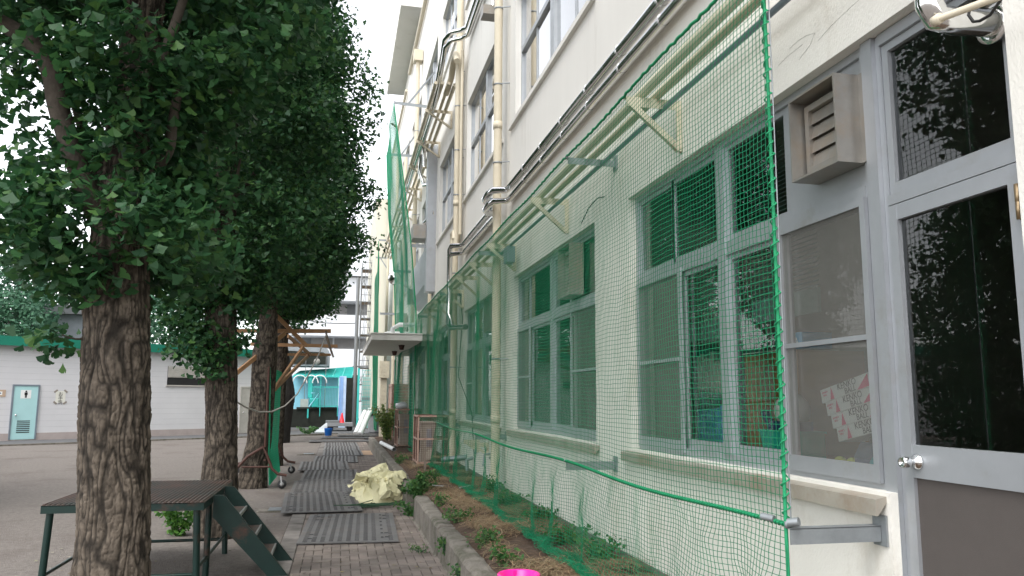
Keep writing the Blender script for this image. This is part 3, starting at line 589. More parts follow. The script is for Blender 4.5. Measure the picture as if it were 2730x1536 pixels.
b = MB(); b.tube([(1.2, 26.2, 3.38), (1.2, 26.2, 3.8), (1.5, 26.2, 3.9), (W, 26.2, 3.9)], 0.05, 10); b.build("canopy_pipe", "pvc_white", cano); b = MB(); b.tube([(1.55, 24.5, 3.38), (1.55, 24.5, 3.9), (1.75, 24.5, 4.02), (W, 24.5, 4.02)], 0.07, 10); b.build("canopy_pipe", "pvc_white", cano)
b = MB(); b.box(1.45, 1.68, 29.0, 29.2, 0.0, 3.1); b.box(1.4, 1.75, 28.9, 29.3, 2.5, 3.1); b.build("canopy_post", "bracket_paint", school)
b = MB(); bars_frame(b, 1.9, 1.96, 29.6, 31.5, 0.1, 2.3, 0.09); b.box(1.92, W, 29.62, 29.7, 0.1, 2.3); b.box(1.93, 1.95, 29.7, 31.4, 0.2, 2.2); b.build("porch_screen", "cage_paint", school)
b = MB(); b.lathe((1.75, 27.3, 5.9), [(0, -0.06), (0.2, -0.04), (0.24, 0.0), (0.22, 0.02), (0, -0.005)], 20, 'y'); b.bar((1.75, 27.33, 5.85), (W, 27.6, 5.5), 0.05); b.build("convex_mirror", "chrome", school)
# awning over the side door past the last window
b = MB(); b.poly([(2.0, 21.95, 3.05), (W-0.01, 21.95, 3.6), (W-0.01, 21.95, 3.5), (2.03, 21.95, 2.78), (2.0, 21.95, 2.78)], (0, 1.3, 0)); b.build("awning", "conduit", school)
b = MB(); bars_frame(b, FR, FR+0.05, 21.92, 23.28, 0.64, Z1T, 0.07); b.box(FR, FR+0.05, 22.57, 22.63, 0.7, Z1T-0.07); sd_ = b.build("side_door", "window_alu", school); b = MB(); pane(b, FR+0.02, 21.99, 23.2, 0.7, 3.5); b.build("pane", "pane_glass", sd_)
# taps and outlets low on the wall
b = MB(); b.tube([(W, 13.6, 0.98), (W-0.16, 13.6, 0.95), (W-0.18, 13.6, 0.82)], 0.02, 8); b.tube([(W-0.02, 12.6, 0.9), (W-0.2, 12.6, 0.88), (W-0.22, 12.6, 0.7)], 0.02, 8); b.tube([(W-0.1, 12.35, SOIL), (W-0.1, 12.35, 0.8), (W-0.16, 12.35, 0.86)], 0.03, 8); b.tube([(W, 15.6, 0.62), (W-0.45, 15.9, 0.56)], 0.055, 10); b.tube([(W-0.1, 14.9, SOIL), (W-0.12, 14.9, 0.62), (W, 14.9, 0.66)], 0.035, 8)
b.build("water_tap", "galvanised", school)
for y in (13.3, 14.2): tri_bracket(y, 1.03, W-0.3, 0.22, 0.03)
# hairline cracks in the render
for pts in (((2105, 130), (2128, 108), (2150, 95), (2172, 88), (2160, 120), (2130, 160)), ((2180, 110), (2215, 70), (2262, 25), (2290, 0)), ((2075, 175), (2100, 150), (2140, 118))):
    b = MB(); b.tube([tuple(onX(x, y, W-0.0005)) for x, y in pts], 0.0007, 4); b.build("crack", "plinth", school)
# loose wire on the stucco
b = MB(); b.tube([(W-0.03, 7.9, 3.62), (W-0.04, 7.6, 3.72), (W-0.05, 7.3, 3.74), (W-0.03, 7.15, 3.72)], 0.006, 5); b.build("loose_cable", "dark", school); b = MB(); b.tube([(W-0.05, 16.9, 4.4), (W-0.05, 16.1, 3.4), (W-0.2, 15.6, 2.2), (W-0.05, 14.8, 1.5), (W-0.04, 14.5, 0.6)], 0.008, 5); b.build("loose_cable", "dark", school)

# ================================================================== NETS
def thread_net(name, P, r, m, parent, across=((1, 0, 0), (-.5, 0, .866), (-.5, 0, -.866))):
    """knotted net as real threads: P is a (nu, nv, 3) grid; threads run along both directions"""
    nu, nv, _ = P.shape; Vs, Fs = [], []; base = 0
    for axis, offs in ((1, [(1, 0, 0), (-.5, .866, 0), (-.5, -.866, 0)]), (0, list(across))):
        Q = P if axis == 1 else P.transpose(1, 0, 2); a, b, _ = Q.shape
        V = Q[:, :, None, :]+np.array(offs)[None, None]*r; I = np.arange(a*b*3).reshape(a, b, 3)+base; base += a*b*3
        Vs.append(V.reshape(-1, 3))
        for k in range(3):
            k2 = (k+1) % 3; Fs.append(np.stack([I[:, :-1, k], I[:, :-1, k2], I[:, 1:, k2], I[:, 1:, k]], -1).reshape(-1, 4))
    return np_mesh(name, np.concatenate(Vs), np.concatenate(Fs), 4, m, parent)
def helix(p, q, R, pitch, n=9):
    p, q = np.array(p, float), np.array(q, float); d = q-p; L = np.linalg.norm(d); d /= L
    a = np.cross(d, [0.3, 0.2, 1.0] if abs(d[2]) < .9 else [1, 0, 0]); a /= np.linalg.norm(a); b = np.cross(d, a); N = int(L/pitch*n)
    return [tuple(p+d*L*i/N+(a*math.cos(2*math.pi*i/n)+b*math.sin(2*math.pi*i/n))*R*(1+0.25*math.sin(i*1.7))) for i in range(N+1)]
NY0, NY1 = 3.37, 21.5
def lowz(y): 
    k = np.interp(y, [3.36, 7.0, 11.9, 16.6, 21.3], [1.19, 1.205, 1.235, 1.265, 1.285]); f = np.interp(y, [3.36, 7.0, 11.9, 16.6, 21.3], [0, 1, 2, 3, 4]) % 1
    return k-0.035*np.sin(np.pi*f)**2
nu = 470; yv = np.linspace(NY0, NY1, nu)
up = np.linspace(0, 1, 90); sk = np.linspace(0, 1, 28)[1:]; bun = np.linspace(0, 1, 24)[1:]
U = np.arange(nu)[:, None]*1.0
zl = lowz(yv)[:, None]; ztop = 4.02-0.02*np.sin(yv*1.3)[:, None]**2
Zu = ztop*(1-up[None])+zl*up[None]; Yu = yv[:, None]+0*Zu
ns = lambda a, b, s: vnoise(a*s, b*s)-0.5
Xu = NX+0.03*np.sin(np.pi*up[None])*np.sin(yv[:, None]*1.1)+ns(Yu, Zu, 1.4)*0.05*np.sin(np.pi*up[None])
Zu = Zu+(ns(Yu, Zu+7, 2.2)*0.03+ns(Yu, Zu+3, 9)*0.012)*np.sin(np.pi*np.clip(up[None], 0, 1))**.5
Yu = Yu+(ns(Yu+5, Zu, 1.8)*0.03+ns(Yu+2, Zu, 10)*0.014)*np.sin(np.pi*up[None])**.5
Zs = zl*(1-sk[None])+(SOIL+0.05)*sk[None]; fold = np.sin(yv[:, None]*5.2+2*np.sin(yv[:, None]*1.7))
Xs = NX-0.05*sk[None]+0.07*sk[None]*fold+ns(yv[:, None]+0*Zs, Zs, 3)*0.08*sk[None]
Ys = yv[:, None]+0.06*sk[None]*np.cos(yv[:, None]*5.2)+ns(yv[:, None]+0*Zs, Zs+4, 6)*0.05+ns(yv[:, None]+9+0*Zs, Zs, 14)*0.03
Zs = Zs+ns(yv[:, None]+0*Zs, Zs+2, 5)*0.05*sk[None]+0.04*sk[None]*(1-sk[None])*fold
Zb = SOIL+0.05+0*zl+0.05*np.abs(ns(yv[:, None]*1.0+bun[None]*3, bun[None]+0*zl, 6))*2*np.ones_like(bun)[None]
Xb_ = NX-0.04+0.07*fold*(1-bun[None])+(-0.13*bun[None])*(0.6+0.8*vnoise(yv*3, yv*0)[:, None])+0.045*np.sin(bun[None]*22+yv[:, None]*9); Yb = yv[:, None]+0.06*np.cos(yv[:, None]*5.2)+0.08*ns(yv[:, None]+0*Xb_, bun[None]*4+0*Xb_, 5)
Pn = np.stack([np.concatenate([Xu, Xs, Xb_], 1), np.concatenate([Yu, Ys, Yb], 1), np.concatenate([Zu, Zs, Zb], 1)], -1)
net = thing("safety_net", "nearest green safety net stretched in front of the ground floor windows", "net", (NX, NY0, 0), "green nets hung along the school wall")
thread_net("netting", Pn, 0.0019, "net_green", net)
b = MB(); pts = [(NX+0.004*math.sin(y*40), y, 4.025-0.02*math.sin(y*1.3)**2+0.005*math.sin(y*90)) for y in np.linspace(NY0, NY1, 420)]; b.tube(pts, 0.011, 7); b.build("top_rope", "rope_green", net)
b = MB(); pts = [(NX, y, float(lowz(y))) for y in np.linspace(NY0, NY1, 200)]; b.tube(pts, 0.0075, 7); pr = b.build("lower_rope", "rope_green", net)
b = MB(); pts = []
for i in range(len(yv)*4):
    y = NY0+(12-NY0)*i/(len(yv)*4); pts.append((NX+0.011*math.cos(i*0.9), y, float(lowz(y))+0.011*math.sin(i*0.9)))
b.tube(pts, 0.0035, 4); b.build("lacing_cord", "rope_green", pr)
b = MB(); b.tube([(NX, NY0, 4.3), (NX+0.01, NY0+0.01, 3.0), (NX+0.004, NY0, 2.0), (NX, NY0, 1.19), (NX-0.01, NY0-0.02, 0.9), (NX-0.05, NY0-0.0, 0.4)], 0.009, 7)
er = b.build("edge_rope", "rope_green", net)
b = MB(); b.tube(helix((NX, NY0, 4.3), (NX+0.006, NY0, 1.2), 0.016, 0.062), 0.004, 5); b.build("lacing_cord", "rope_green", er)
b = MB(); b.tube([(NX+0.02, NY0-0.012, 4.3), (NX+0.02, NY0-0.012, 1.18)], 0.004, 5); b.tube([(NX-0.0, NY0-0.02, 1.2), (NX+0.03, NY0-0.06, 1.21)], 0.02, 8); b.tube([(NX, NY0+0.10, 1.2), (NX-0.03, NY0+0.16, 1.205)], 0.017, 8); b.build("wire", "galvanised", net)
# tall nets further along
def hang_net(near, far, label, spacing, r, m, bulge=0.15):
    near = np.array(near, float); far = np.array(far, float)
    def along(poly, t):
        seg = np.r_[0, np.cumsum(np.linalg.norm(np.diff(poly, axis=0), axis=1))]; return np.stack([np.interp(t*seg[-1], seg, poly[:, k]) for k in range(3)], -1)
    L = np.linalg.norm(np.diff(near, axis=0), axis=1).sum(); nv = int(L/spacing); nu = int(np.linalg.norm(near[len(near)//2]-far[len(far)//2])/spacing)
    A = along(near, np.linspace(0, 1, nv)); B = along(far, np.linspace(0, 1, nv)); t = np.linspace(0, 1, nu)[:, None, None]
    P = A[None]*(1-t)+B[None]*t; s_ = np.sin(np.pi*t[..., 0]); P[..., 0] += s_*bulge*(0.6*np.sin(P[..., 2]*0.9+P[..., 1]*1.1)+0.8*(vnoise(P[..., 1]*0.9, P[..., 2]*0.25)-0.5))
    root = thing("safety_net", label, "net", tuple(near[-1]), "green nets hung along the school wall"); thread_net("netting", P, r, m, root)
    for e in (A, B): q = MB(); q.tube([tuple(p) for p in e[::4]], 0.02, 5); q.build("edge_rope", "rope_green", root)
    return root
hang_net([(1.30, 22.8, 10.5), (1.6, 22.2, 8.0), (1.83, 21.75, 6.0), (2.0, 21.6, 4.0), (1.98, 21.6, 0.45)], [(1.37, 27.6, 10.4), (1.5, 27.5, 8), (1.72, 27.4, 6.2), (1.85, 27.3, 3.7), (1.85, 27.3, 0.5)],
         "tall green safety net hanging from second floor down past the porch canopy", 0.085, 0.0042, "net_bright", 0.07)
hang_net([(1.62, 38, 9.3), (1.68, 37.8, 6), (1.72, 37.7, 3.6), (1.75, 37.7, 0.3)], [(1.75, 44, 7.6), (1.78, 44, 5), (1.8, 44, 3), (1.8, 44, 0.3)], "farthest dark green net, a narrow upright strip behind the canopy", 0.09, 0.022, "net_green")

# ================================================================== TREES
def trunk(name, parent, pts, rad, amp=0.012, seg=0.014, cell=0.0175, seed=0, m="bark"):
    """bark trunk along a polyline with ridged vertical fissures displaced into the mesh"""
    pts = np.array(pts, float); cs = np.r_[0, np.cumsum(np.linalg.norm(np.diff(pts, axis=0), axis=1))]; L = cs[-1]
    nz = int(L/seg)+2; t = np.linspace(0, L, nz); C = np.stack([np.interp(t, cs, pts[:, k]) for k in range(3)], -1)
    ker = np.ones(9)/9
    for k in (0, 1): C[:, k] = np.convolve(np.pad(C[:, k], 4, 'edge'), ker, 'valid')
    R = np.interp(t, cs, rad); n = max(24, int(2*math.pi*max(rad)/seg)); th = np.linspace(0, 2*math.pi, n, endpoint=False)
    T, A = np.meshgrid(t, th, indexing='ij'); per = max(6, int(round(2*math.pi*np.median(R)/cell))); u = A/(2*math.pi)*per
    wu = u+2.2*(vnoise(np.mod(u*0.25, per*0.25), T/0.30+seed)-0.5)*1.4; nn = vnoise(np.mod(wu, per), T/(cell*8)+seed*7, px=per); w2 = u*1.9+1.2*(vnoise(np.mod(u, per), T/0.06+3, px=per)-0.5); n2 = vnoise(np.mod(w2, per*2), T/(cell*2.6)+seed*3, px=per*2)
    f = np.clip(np.abs(2*nn-1)*1.8, 0, 1)*(0.35+0.65*np.clip(np.abs(2*n2-1)*2.4, 0, 1)); f = f*(0.75+0.5*(vnoise(u*3.1, T/0.018)-0.5))
    lump = (vnoise(A*1.2+seed, T*1.3)-0.5)*0.10+(vnoise(A*2.6+seed, T*3.1)-0.5)*0.05
    lump = lump*np.minimum(1, np.minimum(A, 2*math.pi-A)/0.5)
    rr = R[:, None]*(1+lump)+(f-0.6)*amp
    V = np.stack([C[:, None, 0]+rr*np.cos(A), C[:, None, 1]+rr*np.sin(A), C[:, None, 2]+0*A], -1).reshape(-1, 3)
    I = np.arange(nz*n).reshape(nz, n); J = np.roll(I, -1, 1)
    return np_mesh(name, V, np.stack([I[:-1], J[:-1], J[1:], I[1:]], -1).reshape(-1, 4), 4, m, parent, smooth=True, attr=f.reshape(-1))
def fan_leaves(C, OUT, size, fold=0.2, rng=RNG, droop=0.35, spread=0.9):
    """two-lobed fan leaves (6 vertices each) at the points C pointing roughly along OUT"""
    n = len(C); a = OUT*0.8+rng.normal(0, spread*0.6, (n, 3)); a[:, 2] -= droop; a /= np.linalg.norm(a, axis=1)[:, None]
    nr = rng.normal(0, 0.65, (n, 3))+np.array([0, 0, 0.7])+OUT*0.35; s = np.cross(a, nr); s /= np.linalg.norm(s, axis=1)[:, None]+1e-9; nr = np.cross(s, a)
    L = (size*rng.uniform(0.65, 1.25, n))[:, None]; fo = rng.uniform(-0.05, 1, n)[:, None]*fold
    P = lambda x, y, z: C+L*(a*x+s*y+nr*z*fo)
    V = np.stack([P(0, 0, 0), P(.36, -.28, .5), P(.68, -.64, 1), P(.93, -.36, .6), P(.96, -.07, .15), P(.76, 0, 0), P(.96, .07, .15), P(.93, .36, .6), P(.68, .64, 1), P(.36, .28, .5)], 1).reshape(-1, 3)
    B = np.arange(n)[:, None]*10; Fq = np.concatenate([B+np.array(q_) for q_ in ([0, 1, 2, 5], [5, 2, 3, 4], [0, 5, 8, 9], [5, 6, 7, 8])]); return V, Fq
def crown_points(cx, cy, prof, ncl, per, seed, spread=0.09, thr=0.40, nsc=1.55, shell=0.5, clumps=(), lean=(0, 0)):
    rng = np.random.default_rng(seed); zs = np.array([p[0] for p in prof]); rs = np.array([p[1] for p in prof]); m = ncl*4
    z = rng.uniform(zs[0], zs[-1], m); R = np.interp(z, zs, rs); keep = rng.uniform(0, rs.max(), m) < R; z, R = z[keep], R[keep]
    th = rng.uniform(0, 2*math.pi, len(z)); r = R*np.maximum(shell*rng.uniform(0, 1, len(z))**.5, rng.uniform(0, 1, len(z))**.42)
    lum = 0.72+0.62*vnoise(np.cos(th)*1.7+seed, np.sin(th)*1.7+9, z*1.5); r = r*lum
    x = cx+lean[0]*(z-zs[0])+r*np.cos(th); y = cy+lean[1]*(z-zs[0])+r*np.sin(th)
    nz_ = vnoise(x*nsc*2+seed, y*nsc*2, z*nsc*2); keep = nz_ > thr*(0.55+0.6*np.clip(r/(R+1e-6), 0, 1)); x, y, z, th = [q[keep][:ncl] for q in (x, y, z, th)]
    C = np.stack([x, y, z], -1); O = np.stack([np.cos(th), np.sin(th), 0.1+0*th], -1)
    for (px_, py_, pz_, pr_, pn_) in clumps:
        d = rng.normal(0, 1, (pn_, 3)); d /= np.linalg.norm(d, axis=1)[:, None]; q = np.array([px_, py_, pz_])+d*pr_*rng.uniform(0.2, 1, (pn_, 1))**.5
        C = np.concatenate([C, q]); O = np.concatenate([O, d])
    C = np.repeat(C, per, 0)+rng.normal(0, spread, (len(C)*per, 3))*np.array([1, 1, 0.8]); O = np.repeat(O, per, 0); return C, O, rng
def limb(parent, pts, r0, r1): 
    b = MB(); n = len(pts); pts2 = []
    P = [Vector(p) for p in pts]
    for i in range(n-1):
        for k in range(6):
            t = k/6; p0, p1, p2, p3 = P[max(i-1, 0)], P[i], P[i+1], P[min(i+2, n-1)]
            pts2.append(0.5*((2*p1)+(p2-p0)*t+(2*p0-5*p1+4*p2-p3)*t*t+(3*p1-p0-3*p2+p3)*t**3))
    pts2.append(P[-1]); N = len(pts2); b.tube(pts2, [r0+(r1-r0)*i/(N-1) for i in range(N)], 10); return b.build("limb", "bark_plain", parent)
mat("bark_plain", (0.066, 0.054, 0.043), 0.95, var=0.3, scale=14, bump=0.6, bscale=40)
def ginkgo(label, cx, cy, tpts, trad, prof, ncl, per, size, seed, lean=(0, 0), clumps=(), limbs=(), nl=8, amp=0.012, seg=0.014, thr=0.40, m="ginkgo_leaf", group="row of street trees beside the brick path", spread=0.09, tm="bark"):
    root = thing("ginkgo_tree", label, "tree", (tpts[0][0], tpts[0][1], 0), group)
    trunk("trunk", root, tpts, trad, amp, seg, seed=seed, m=tm)
    C, O, rng = crown_points(cx, cy, prof, ncl, per, seed, spread=spread, thr=thr, clumps=clumps, lean=lean)
    zlim = np.interp(np.hypot(C[:, 0]-cx, C[:, 1]-cy), [0, 0.6, 2.5], [zb_, zb_+0.15, zb_+0.45]) if (zb_ := {16.7: 3.45, 22.0: 3.75}.get(cy)) else None
    if zlim is not None: kk = C[:, 2] > zlim; C, O = C[kk], O[kk]        # lower edge pruned clear of the timber frame
    if limbs:
        L0 = np.array(limbs[0][0])[2:]; L0 = np.concatenate([L0[:-1]+(L0[1:]-L0[:-1])*t for t in (0, .25, .5, .75)]); keep = np.ones(len(C), bool)
        for t in (1.0, .96, .92, .88, .84): keep &= (np.linalg.norm(C[:, None]-(CAM+(L0-CAM)*t)[None], axis=2) > 0.10).all(1)
        C, O = C[keep], O[keep]
    V, Fq = fan_leaves(C, O, size, rng=rng); np_mesh("crown", V, Fq, 4, m, root)
    zt = np.array([p[2] for p in tpts]); xt = np.array([p[0] for p in tpts]); yt = np.array([p[1] for p in tpts])
    for L in limbs: limb(root, *L)
    for i in range(nl):
        z = prof[0][0]+(prof[-1][0]-prof[0][0])*(0.08+0.8*i/nl); a = i*2.4+seed; R = np.interp(z+0.6, [p[0] for p in prof], [p[1] for p in prof])*0.85
        x, y = np.interp(z, zt, xt), np.interp(z, zt, yt)
        limb(root, [(x, y, z), (x+math.cos(a)*R*.35, y+math.sin(a)*R*.35, z+0.25), (x+math.cos(a)*R*.7, y+math.sin(a)*R*.7, z+0.75), (x+math.cos(a)*R, y+math.sin(a)*R, z+1.1)], 0.05, 0.012)
    return root
q = lambda x, y, Y: tuple(onY(x, y, Y))
ginkgo("nearest thick ginkgo trunk with deeply furrowed bark standing before the green platform", -1.5, 5.7,
       [(-1.37, 5.7, -0.05), (-1.385, 5.7, 0.3), (-1.39, 5.7, 0.9), (-1.44, 5.7, 1.7), (-1.485, 5.7, 2.4), (-1.5, 5.72, 3.2), (-1.45, 5.75, 4.5), (-1.4, 5.8, 6.5), (-1.4, 5.8, 9)], [0.27, 0.245, 0.215, 0.215, 0.205, 0.17, 0.12, 0.08, 0.02],
       [(2.42, 0.34), (2.58, 0.70), (2.85, 0.84), (3.1, 0.60), (3.65, 0.62), (4.1, 1.0), (4.8, 1.35), (6.5, 1.5), (8.5, 1.0), (9.6, 0.2)], 6200, 9, 0.064, 3, thr=0.43, spread=0.075,
       clumps=[(*q(165, 895, 5.6), 0.10, 7), (*q(70, 560, 5.5), 0.22, 10), (*q(40, 500, 5.6), 0.16, 7), (*q(40, 330, 5.6), 0.2, 8)],
       limbs=[([(-1.5, 5.7, 2.7), q(235, 520, 5.6), q(160, 300, 5.45), q(140, 205, 5.4), q(100, 130, 5.35), q(20, 70, 5.3), q(-120, 10, 5.2)], 0.075, 0.05), ([q(300, 820, 5.7), q(225, 900, 5.6), q(165, 893, 5.5)], 0.012, 0.004),
              ([(-1.48, 5.72, 3.1), q(440, 420, 5.5), q(460, 330, 5.4), q(475, 240, 5.35)], 0.04, 0.03)], seg=0.0075, amp=0.015)
ginkgo("second ginkgo along the path with leafy shoots sprouting low on its trunk", -1.55, 11.0,
       [(-1.47, 11, -0.05), (-1.475, 11, 0.4), (-1.475, 11, 1.1), (-1.53, 11, 2.2), (-1.60, 11, 3.3), (-1.62, 11, 5), (-1.6, 11, 8), (-1.6, 11, 11)], [0.29, 0.25, 0.205, 0.205, 0.20, 0.14, 0.09, 0.02],
       [(2.95, 0.3), (3.3, 0.85), (3.8, 1.2), (5, 1.4), (7, 1.45), (9.5, 1.2), (11, 0.2)], 5400, 9, 0.068, 5, thr=0.41,
       clumps=[(*q(505, 905, 10.8), 0.28, 60), (*q(560, 960, 10.7), 0.2, 35), (*q(480, 830, 10.8), 0.22, 30), (*q(640, 900, 10.9), 0.16, 16), (*q(640, 800, 10.8), 0.25, 30), (*q(520, 780, 10.9), 0.3, 40)])
ginkgo("third ginkgo, thick trunk with a swollen knob, beside the wheeled net stand", -1.5, 16.7,
       [(-1.62, 16.7, -0.05), (-1.60, 16.7, 0.4), (-1.52, 16.7, 0.9), (-1.5, 16.7, 2.0), (-1.50, 16.7, 2.6), (-1.46, 16.7, 3.2), (-1.45, 16.7, 4.5), (-1.5, 16.7, 8), (-1.5, 16.7, 11.2)], [0.31, 0.26, 0.235, 0.24, 0.255, 0.19, 0.13, 0.09, 0.02],
       [(3.5, 0.4), (3.8, 1.1), (4.4, 1.65), (5.2, 1.9), (6.3, 1.92), (8, 1.85), (9.8, 1.4), (10.8, 0.7), (11.4, 0.2)], 6600, 8, 0.080, 8, thr=0.41, spread=0.11)
ginkgo("fourth ginkgo trunk rising behind the tall strip of green netting", -1.55, 22.0,
       [(-1.62, 22, -0.05), (-1.6, 22, 0.5), (-1.58, 22, 2), (-1.55, 22, 4), (-1.55, 22, 8), (-1.5, 22, 11.6)], [0.26, 0.21, 0.19, 0.17, 0.1, 0.02],
       [(3.7, 0.4), (4.1, 1.3), (5.2, 1.8), (6.5, 2.0), (9, 1.7), (10.8, 1.0), (11.8, 0.2)], 6000, 8, 0.088, 11, thr=0.41, spread=0.12, seg=0.03, clumps=[(*q(790, 800, 21.8), 0.5, 60)])
mat("bark_shade_ivy", (0.018, 0.017, 0.015), 0.95, var=0.4, scale=5)  # shade and dark ivy on the far trunk painted into this colour
ginkgo("broad old trunk painted blackish for shade and ivy at the far end of the tree row", -2.3, 33.0,
       [(-2.25, 33, -0.05), (-2.25, 33, 0.6), (-2.22, 33, 1.9), (-2.3, 33, 2.8), (-2.4, 33, 4.2), (-2.4, 33, 7.5), (-2.4, 33, 11)], [0.42, 0.42, 0.52, 0.40, 0.25, 0.15, 0.03],
       [(4.3, 0.3), (4.9, 1.4), (6, 2.2), (8.5, 2.1), (10.5, 1.0), (11.3, 0.2)], 2600, 5, 0.12, 15, seg=0.05, amp=0.03, thr=0.35, spread=0.15, tm="bark_shade_ivy", nl=5)
# trees beyond the toilet block
def far_tree(label, px, Y, ztop, R, seed, z0=1.2, ncl=1500, cone=False):
    c = onY(px, 900, Y); prof = [(z0, R*.6), (z0+(ztop-z0)*.25, R), (z0+(ztop-z0)*.6, R*(.55 if cone else .9)), (ztop-.6, R*(.2 if cone else .5)), (ztop, .05)]
    root = thing("broadleaf_tree", label, "tree", (c[0], Y, 0), "trees behind the toilet block"); b = MB(); b.tube([(c[0], Y, -0.05), (c[0]+.1, Y, ztop*.5), (c[0], Y, ztop*.85)], [0.2, 0.13, 0.03], 10); b.build("trunk", "bark_plain", root)
    C, O, rng = crown_points(c[0], Y, prof, ncl, 5, seed, spread=0.2, thr=0.36, nsc=0.6); V, Fq = fan_leaves(C, O, 0.17, rng=rng); np_mesh("crown", V, Fq, 4, "far_leaf", root)
far_tree("pointed pale green tree at the left edge above the toilet roof", 35, 47, 11.4, 2.6, 21, cone=True, ncl=2200)
far_tree("rounded green tree between the pointed tree and the grey shed", 150, 54, 9.0, 3.0, 22, ncl=1800)
far_tree("low bushy tree in front of the grey shed wall", 20, 44.5, 7.2, 2.0, 27, ncl=1400)
far_tree("green tree showing between the two nearest ginkgo trunks", 450, 52, 8.6, 2.8, 23, ncl=1800)
far_tree("tree seen just left of the second ginkgo trunk", 560, 55, 8.8, 2.6, 24, ncl=1500)
far_tree("tree behind the toilet roof right beside the nearest trunk", 300, 56, 9.0, 3.0, 25, ncl=1500)

for i, (x_, y_, lab) in enumerate(((-9.5, 13.0, "broad tree past the left edge, mirrored in the lower door glass"), (-14, 19.5, "farther broad tree past the left edge, mirrored in the window panes"))):
    root = thing("broadleaf_tree", lab, "tree", (x_, y_, 0), "trees along the left side of the yard"); b = MB(); b.tube([(x_, y_, -.05), (x_+.1, y_, 3), (x_, y_, 6)], [.22, .15, .04], 12); b.build("trunk", "bark_plain", root)
    C, O, rng = crown_points(x_, y_, [(0.5, 1.8), (2, 2.6), (5, 2.7), (8, 1.2), (8.8, .2)], 2600, 5, 31+i, spread=.2, thr=.3, nsc=.7); V, Fq = fan_leaves(C, O, .15, rng=rng); np_mesh("crown", V, Fq, 4, "ginkgo_leaf", root)

# ================================================================== OBJECTS IN THE FOREGROUND
# green steel platform with stairs
st = thing("stage_platform", "green steel yard platform with ribbed top and side stairs behind the nearest trunk", "platform", (-1.84, 8.8, 0))
SX0, SX1, SY0, SY1, SZ = -2.52, -1.17, 7.82, 9.82, 0.81
b = MB(); b.box(SX0, SX1, SY0, SY1, SZ-0.012, SZ-0.004)
n = 34
for i in range(n):
    x = SX0+0.02+(SX1-SX0-0.04)*i/(n-1); b.poly([(x-0.011, SY0, SZ-0.004), (x+0.011, SY0, SZ-0.004), (x+0.005, SY0, SZ+0.009), (x-0.005, SY0, SZ+0.009)], (0, SY1-SY0, 0))
b.build("deck", "stage_top", st)
b = MB(); b.box(SX0, SX1, SY0, SY0+0.006, SZ-0.075, SZ-0.005); b.box(SX0, SX1, SY1-0.006, SY1, SZ-0.075, SZ-0.005); b.box(SX0, SX0+0.006, SY0+0.006, SY1-0.006, SZ-0.075, SZ-0.013); b.box(SX1-0.006, SX1, SY0+0.006, SY1-0.006, SZ-0.075, SZ-0.013); b.build("edge_frame", "stage_green", st)
for x, y, s_ in ((SX0+0.06, SY0+0.07, -1), (SX1-0.07, SY0+0.07, 1), (SX0+0.06, SY1-0.07, -1), (SX1-0.07, SY1-0.07, 1), (SX1-0.05, 8.5, 1)):
    b = MB(); b.tube([(x, y, SZ-0.02), (x+(0.0 if y == 8.5 else s_*0.035), y, 0.0)], 0.031, 14); b.build("leg", "stage_green", st)
b = MB()
for p, q_ in (((SX0+.05, SY0+.07, .16), (SX1-.06, SY0+.07, .16)), ((SX0+.05, SY1-.07, .16), (SX1-.06, SY1-.07, .16)), ((SX0+.04, SY0+.07, .2), (SX0+.04, SY1-.07, .2)), ((SX1-.05, SY0+.07, .2), (SX1-.05, SY1-.07, .2))):
    b = MB(); b.tube([p, q_], 0.017, 10); b.build("rail", "stage_green", st)
for y in (8.36, 9.13):
    b = MB(); b.poly([(SX1+0.005, y, 0.80), (SX1+0.10, y, 0.80), (-0.42, y, 0.0), (-0.60, y, 0.0), (SX1+0.005, y, 0.60)], (0, 0.02, 0)); b.box(SX1+0.006, SX1+0.105, y-0.006, y+0.026, 0.8005, 0.806)
    b.bar((SX1+0.11, y+0.01, 0.806-0.012), (-0.415, y+0.01, 0.0), 0.035, 0.006); b.build("stringer", "stage_green", st)
for i in range(3):
    z = 0.60-0.20*i; x = SX1+0.10+(0.80-z)*0.80; b = MB(); b.box(x-0.18, x-0.03, 8.382, 9.128, z-0.025, z); t_ = b.build("tread", "stage_top", st)
    b = MB(); b.box(x-0.029, x-0.012, 8.382, 9.128, z-0.03, z+0.004); b.build("nosing", "steel_edge", t_)
# small plants -------------------------------------------------------
def plant(name, label, cat, c, R, H, n, size, m, group=None, seed=1, stems=7, lean=(0, 0)):
    rng = np.random.default_rng(seed); root = thing(name, label, cat, c, group); b = MB(); Cs = []
    for i in range(stems):
        a = rng.uniform(0, 6.28); r = R*rng.uniform(.3, 1); h = H*rng.uniform(.5, 1); p = [(c[0], c[1], c[2]-0.03), (c[0]+r*.4*math.cos(a)+lean[0]*.4, c[1]+r*.4*math.sin(a)+lean[1]*.4, c[2]+h*.6), (c[0]+r*math.cos(a)+lean[0], c[1]+r*math.sin(a)+lean[1], c[2]+h)]
        b.tube(p, [0.006, 0.004, 0.002], 5)
        for t in rng.uniform(0.12, 1, max(1, n//stems)): 
            k = 0 if t < .5 else 1; u = (t-.5*k)*2; Cs.append([p[k][j]*(1-u)+p[k+1][j]*u for j in range(3)])
    b.build("stem", "stake_green", root); Cs = np.array(Cs)+rng.normal(0, 0.03, (len(Cs), 3)); O = Cs-np.array(c)-np.array([0, 0, H*.2]); O /= np.linalg.norm(O, axis=1)[:, None]+1e-6
    V, Fq = fan_leaves(Cs, O, size, rng=rng, droop=0.1); np_mesh("leaves", V, Fq, 4, m, root); return root
